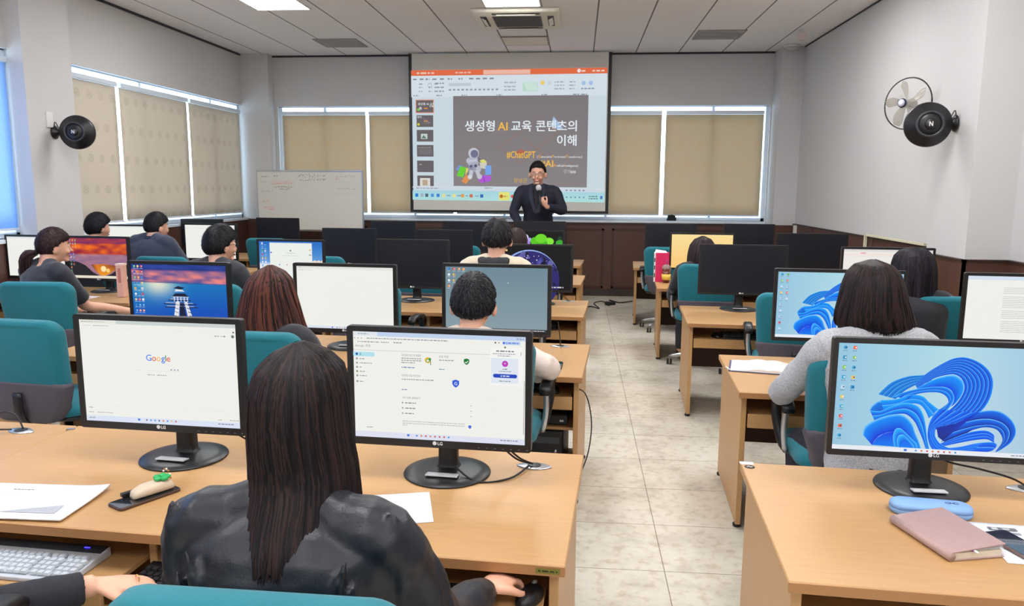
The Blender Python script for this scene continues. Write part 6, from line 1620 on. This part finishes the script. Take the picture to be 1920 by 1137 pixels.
def phone(x, y, z, rz, label, scr=(28, 30, 36), body=(90, 70, 62), w=.075, l=.155):
    t = thing('smartphone', label, 'phone', (x, y, z), rz, 'phones')
    obj('case', MB().loft([[(a, b, h) for a, b in rrect(w+g, l+g, .012, 4)] for h, g in ((0, -.002), (.002, 0), (.007, 0), (.0085, -.002))], smooth=False), mat('phone_case_%d' % sum(body), body, .3, metal=.5), t)
    obj('screen', MB().loft([[(a, b, h) for a, b in rrect(w-.006, l-.006, .009, 4)] for h in (.0085, .0092)], smooth=False), mat('phone_glass_%d' % sum(scr), scr, .06, var=.01, coat=1), t)
    for dx in (-.012, .012): obj('port', MB().box((dx, -l/2-.0002, .0045), (.008, .0012, .002)), MW['blackpl'], t)
    return t
phone(-1.262, 2.045, DH, -.52, 'smartphone with bronze rim lying under a beige pouch', w=.075, l=.19)
def pouch():
    t = thing('glasses_pouch', 'beige pouch with green flower charm lying on a smartphone', 'pouch', (-1.250, 2.065, DH+.0095), -.58)
    m = MB(); rings = []
    for yy, hw, hh in ((-.062, .012, .010), (-.055, .022, .018), (-.03, .026, .026), (.02, .027, .028), (.052, .024, .022), (.062, .012, .010)):
        rings.append([(hw*math.copysign(abs(math.cos(a))**.7, math.cos(a)), yy, hh*.62+hh*.62*math.copysign(abs(math.sin(a))**.7, math.sin(a))) for a in [2*PI*j/20 for j in range(20)]])
    obj('case', m.loft(rings), mat('pouch_beige', (206, 188, 166), .6, bump=.1), t)
    obj('strap', MB().loft([[(x_, yy, z_) for x_, z_ in ((-.045, 0), (-.028, 0), (-.028, .012), (-.045, .012))] for yy in (-.075, -.02, .04)], smooth=False), MW['blacksat'], t, bevel=.002)
    g = mat('charm_green', (40, 170, 92), .45)
    m = MB()
    for k in range(5): a = 2*PI*k/5; m.ell((.015*math.cos(a), .030+.015*math.sin(a), .040), (.011, .011, .007), 10, 8)
    c = obj('flower_charm', m, g, t)
    for k in range(7):
        a = PI*k/6; obj('bead', MB().ell((-.012+.022*math.cos(a), .052, .034+.022*math.sin(a)), (.0032,)*3, 8, 6), mat('bead_'+('amber', 'pearl')[k % 2], ((190, 110, 60), (240, 236, 226))[k % 2], .3), c)
pouch()
st = Canvas(.06, .014, .0002); st.rect(0, 0, 1, 1, (120, 116, 40), 0); st.words(.1, .5, .8, .35, (40, 44, 30), 1, 3)
t = thing('asset_sticker', 'small olive green sticker on the near edge of the front left desk', 'sticker', (-.058, 1.7524, DH-.014), ROWROT)
obj('printed_face', st.mb, M_PRINT, t, colattr=True, fixn=False)
def seat_sticker(x, y, rz, label, dark=False):
    t = thing('seat_sticker', label, 'sticker', (x, y, DH+.0006), rz, 'desk corner stickers')
    obj('backing', MB().lathe([(.017, 0), (.017, .0006), (0, .0006)], n=24, cap=False), mat('sticker_dark', (70, 60, 52), .5), t)
    obj('mark', MB().tube([(-.009, -.002, .0012), (-.003, .004, .0012), (.003, -.004, .0012), (.009, .002, .0012)], .0014, n=6, sub=3), mat('sticker_white', (222, 218, 206), .5), t)
seat_sticker(.585, 2.49, 0, 'round dark sticker on the far left corner of the front right desk')
t = obj('name_label', MB().b2(-.022, .022, -.012, .012, 0, .0006), mat('label_white', (226, 226, 230), .5), None, loc=(.582, 2.525, DH+.0003), rot=(0, 0, ROWROT)); tag(t, 'small white label beyond the round sticker, front right desk', 'label')
t = obj('paper_clip_label', MB().b2(-.014, .014, -.006, .006, 0, .003), mat('label_grey', (130, 134, 150), .4), None, loc=(-1.90, 2.63, DH+.0006), rot=(0, 0, .3)); tag(t, 'small grey clip at the seam of the two front left desks', 'clip')

# front right desk
t = thing('pencil_case', 'light blue rounded zip case beside the monitor base, front right', 'pencil case', (1.02, 2.165, DH), -.13)
m = MB(); R_ = [[(a, b, z) for a, b in rrect(.215+g, .075+g, .034+g/2, 8)] for z, g in ((0, -.012), (.006, 0), (.017, .002), (.019, -.002), (.021, .002), (.03, -.002), (.035, -.02))]
obj('shell', m.loft(R_), mat('powder_blue', (136, 176, 226), .7, bump=.1), t)
obj('zip', MB().loft([[(a, b, z) for a, b in rrect(.2175, .0775, .035, 8)] for z in (.0175, .0205)]), mat('zip_blue', (96, 130, 186), .5), t)
m = MB()
for sx in (-1, 1): m.tube([(.055+sx*.010+.008*math.cos(q), .003+.006*math.sin(q), .0355) for q in [2*PI*j/14 for j in range(15)]], .0006, n=5)
m.tube([(.063, .003, .0355), (.047, .003, .0355)], .0006, n=5); obj('glasses_print', m, mat('print_blue', (40, 60, 110), .5), t)
def notebook():
    t = thing('notebook', 'mauve leather notebook with a pen inside on the front right desk', 'notebook', (0, 0, 0))
    P = [Vector((.921, 2.095, 0)), Vector((1.075, 2.135, 0)), Vector((1.064, 1.905, 0)), Vector((.893, 1.862, 0))]   # far left, far right, near right, near left
    fl, fr, nr, nl = P
    # make it a true rectangle about its spine side
    c = (fl+fr+nr+nl)/4; ax = ((fr-fl)+(nr-nl)).normalized(); ay = Vector((-ax.y, ax.x, 0)); W_, L_ = .150, .225
    t.location = (c.x, c.y, DH+.001); t.rotation_euler = (0, 0, math.atan2(ax.y, ax.x))
    mv = mat('mauve_leather', (176, 146, 142), .55, var=.04, scale=60, bump=.25, bscale=300)
    obj('back_cover', MB().b2(-W_/2, W_/2, -L_/2, L_/2, 0, .003), mv, t, bevel=.001)
    pg = obj('page_block', MB().b2(-W_/2+.004, W_/2-.005, -L_/2+.004, L_/2-.004, .003, .019), mat('page_cream', (226, 216, 198), .8, var=.06, scale=400, stretch=(.1, .1, 6)), t)
    obj('front_cover', MB().loft([[(-W_/2, yy, .020), (W_/2, yy, .034), (W_/2, yy, .037), (-W_/2, yy, .0235)] for yy in (-L_/2, L_/2)], smooth=False), mv, t, bevel=.001)
    obj('spine', MB().tube([(-W_/2, -L_/2, .0118), (-W_/2, L_/2, .0118)], .0118, n=16), mv, t)
    for k in range(3): obj('loose_page', MB().box((.02, -.004, .0215+.003*k), (W_-.04, L_-.02, .0006), Matrix.Rotation(-.035*(k+1)*.8, 3, 'Y')), MW['paper'], t)
    ang = t.rotation_euler.z; lp = Vector((-.012, -.112, .0228)); wp = Matrix.Rotation(ang, 3, 'Z') @ lp
    p = thing('pen', 'purple pen with a white tip tucked inside the mauve notebook', 'pen', t.location+wp, ang+.12)
    obj('barrel', MB().lathe([(.0, 0), (.0035, .0), (.0035, .10), (0, .10)], axis='y', n=12), mat('pen_purple', (150, 60, 160), .3), p); obj('tip', MB().lathe([(.0, -.012), (.003, -.012), (.0036, 0), (0, 0)], axis='y', n=12), MW['white'], p); obj('clip', MB().b2(-.001, .001, .0, .03, .0035, .0055), MW['chrome'], p)
    o = MB()
    for k in range(3):
        for q in range(3): o.box((-.012+.010*k+.004*(q % 2), .035-.012*q, .0262+(-.012+.01*k)*.093+.0004+.0018), (.006, .0015, .0005))
    obj('embossed_mark', o, mat('mauve_dark', (150, 122, 120), .5), t)
notebook()
def print_b(c):
    c.rect(.12, .12, .36, .2, (110, 112, 118), 1); c.rect(.15, .13, .2, .19, (200, 200, 204), 2); c.rect(.24, .14, .3, .18, (200, 200, 204), 2); c.rect(.12, .24, .36, .29, (160, 162, 168), 1)
    for k in range(10): c.words(.5, .1+k*.03, .4, .008, (170, 172, 178), 1, k)
paper('paper_sheet', 1.24, 1.985, -.08, .30, .24, 'white printed sheet under the dark phone, front right desk', print_b, 1)
ph = phone(1.155, 1.945, DH+.0035, .28, 'dark smartphone reflecting blue, lying right of the mauve notebook', scr=(38, 46, 66), body=(120, 96, 90), w=.078, l=.20)
phone(-.105, 3.86, DH+.001, -.05, 'smartphone in dark green case on the second row desk corner', scr=(40, 66, 60), body=(34, 44, 42), w=.075, l=.155)
# open notebook on the second row right
def open_book():
    t = thing('open_notebook', 'open white notebook with navy cover on the right second row desk', 'notebook', (.985, 3.93, DH+.001), -.22)
    obj('cover', MB().b2(-.19, .17, -.125, .125, 0, .004), mat('navy_cover', (66, 74, 112), .6), t, bevel=.001)
    for sx, w_ in ((-1, .18), (1, .165)):
        m = MB(); rings = []
        for k in range(9):
            u = k/8; xx = sx*(w_*u); h = .004+.012*math.sin(PI*min(1, u*1.6+.12))*.7+.005*(1-u)
            rings.append([(xx, -.12, .004), (xx, .12, .004), (xx, .12, h+.003), (xx, -.12, h+.003)])
        obj('pages', m.loft(rings, smooth=False), mat('page_white', (236, 230, 226), .8, var=.01), t)
    obj('ribbon', MB().tube([(-.0, .11, .012), (-.0, 0, .0135), (.0, -.11, .013)], .0015, n=6), MW['inkdark'], t)
open_book()
cable_([(.775, 3.93, DH+.004), (.79, 3.86, DH+.004), (.83, 3.87, DH+.004)], 'white strap hanging at the corner of the right second row desk', .004, 4, MW['white'])
# third row left: leaflets and a pink-beige roll
t = paper('paper_sheet', -4.08, 5.86, -.1, .30, .16, 'white paper on the desk beside the sunset monitor', lambda c: (c.words(.5, .6, .3, .05, (220, 110, 110), 1, 3), c.poly([(.5, .8), (.9, .4), (.95, .6), (.7, .95)], (222, 120, 120), 1)), 1)
t = thing('paper_tube', 'tall pink-beige carton standing on the desk beside the pier monitor', 'carton', (-3.73, 5.93, DH+.001), 0)
obj('body', MB().b2(-.03, .03, -.03, .03, 0, .27), mat('carton_pink', (226, 176, 156), .7), t, bevel=.004); obj('printed_band', MB().b2(-.012, .012, -.0315, -.03, .12, .24), mat('carton_print', (190, 120, 108), .7), t); obj('lid', MB().b2(-.032, .032, -.032, .032, .262, .276), mat('carton_lid', (236, 206, 190), .7), t)
# fourth row right: drinks
t = thing('paper_bag', 'magenta and white printed takeaway box on the right fourth row desk', 'box', (.83, 7.60, DH+.001), -.1)
obj('body', MB().b2(-.06, .07, -.05, .05, 0, .285), mat('magenta_card', (226, 30, 96), .5), t, bevel=.003)
w_ = obj('white_side', MB().b2(-.0765, -.06, -.0505, .05, 0, .285), mat('white_card', (236, 232, 232), .6), t)
o = MB()
for k in range(3): o.b2(-.073, -.063, -.0515, -.0505, .045+.075*k, .085+.075*k)
obj('lettering', o, MW['inkdark'], w_); obj('handle_flap', MB().loft([[(-.07, -.03, .285), (.05, -.03, .285), (.05, .03, .285), (-.07, .03, .285)], [(-.062, -.008, .315), (.035, -.008, .302), (.035, .008, .302), (-.062, .008, .315)]], smooth=False), mat('white_card', (236, 232, 232), .6), t)
t = thing('iced_drink', 'clear cup of iced coffee with domed lid and yellow label', 'cup', (.865, 7.49, DH+.001))
m = mat('tea_brown', (110, 44, 26), .15, coat=.5)
obj('cup', MB().lathe([(0, 0), (.030, 0), (.043, .135), (0, .135)], n=28), m, t); obj('label', MB().lathe([(.0335, .03), (.0405, .03), (.0445, .085), (.0375, .085)], n=28, cap=False), mat('label_yellow', (236, 206, 90), .6), t)
obj('dome_lid', MB().lathe([(.046, .135), (.045, .145), (.038, .165), (.02, .178), (.008, .18)], n=28), M_CLEAR, t); obj('straw', MB().tube([(.0, 0, .13), (.004, 0, .23)], .004, n=8), mat('straw_purple', (120, 60, 130), .4), t)
t = obj('tissue', MB().ell((0, 0, .02), (.03, .02, .02), 12, 8), MW['paper'], None, loc=(.93, 7.5, DH+.001)); tag(t, 'crumpled white tissue right of the iced drink', 'tissue')
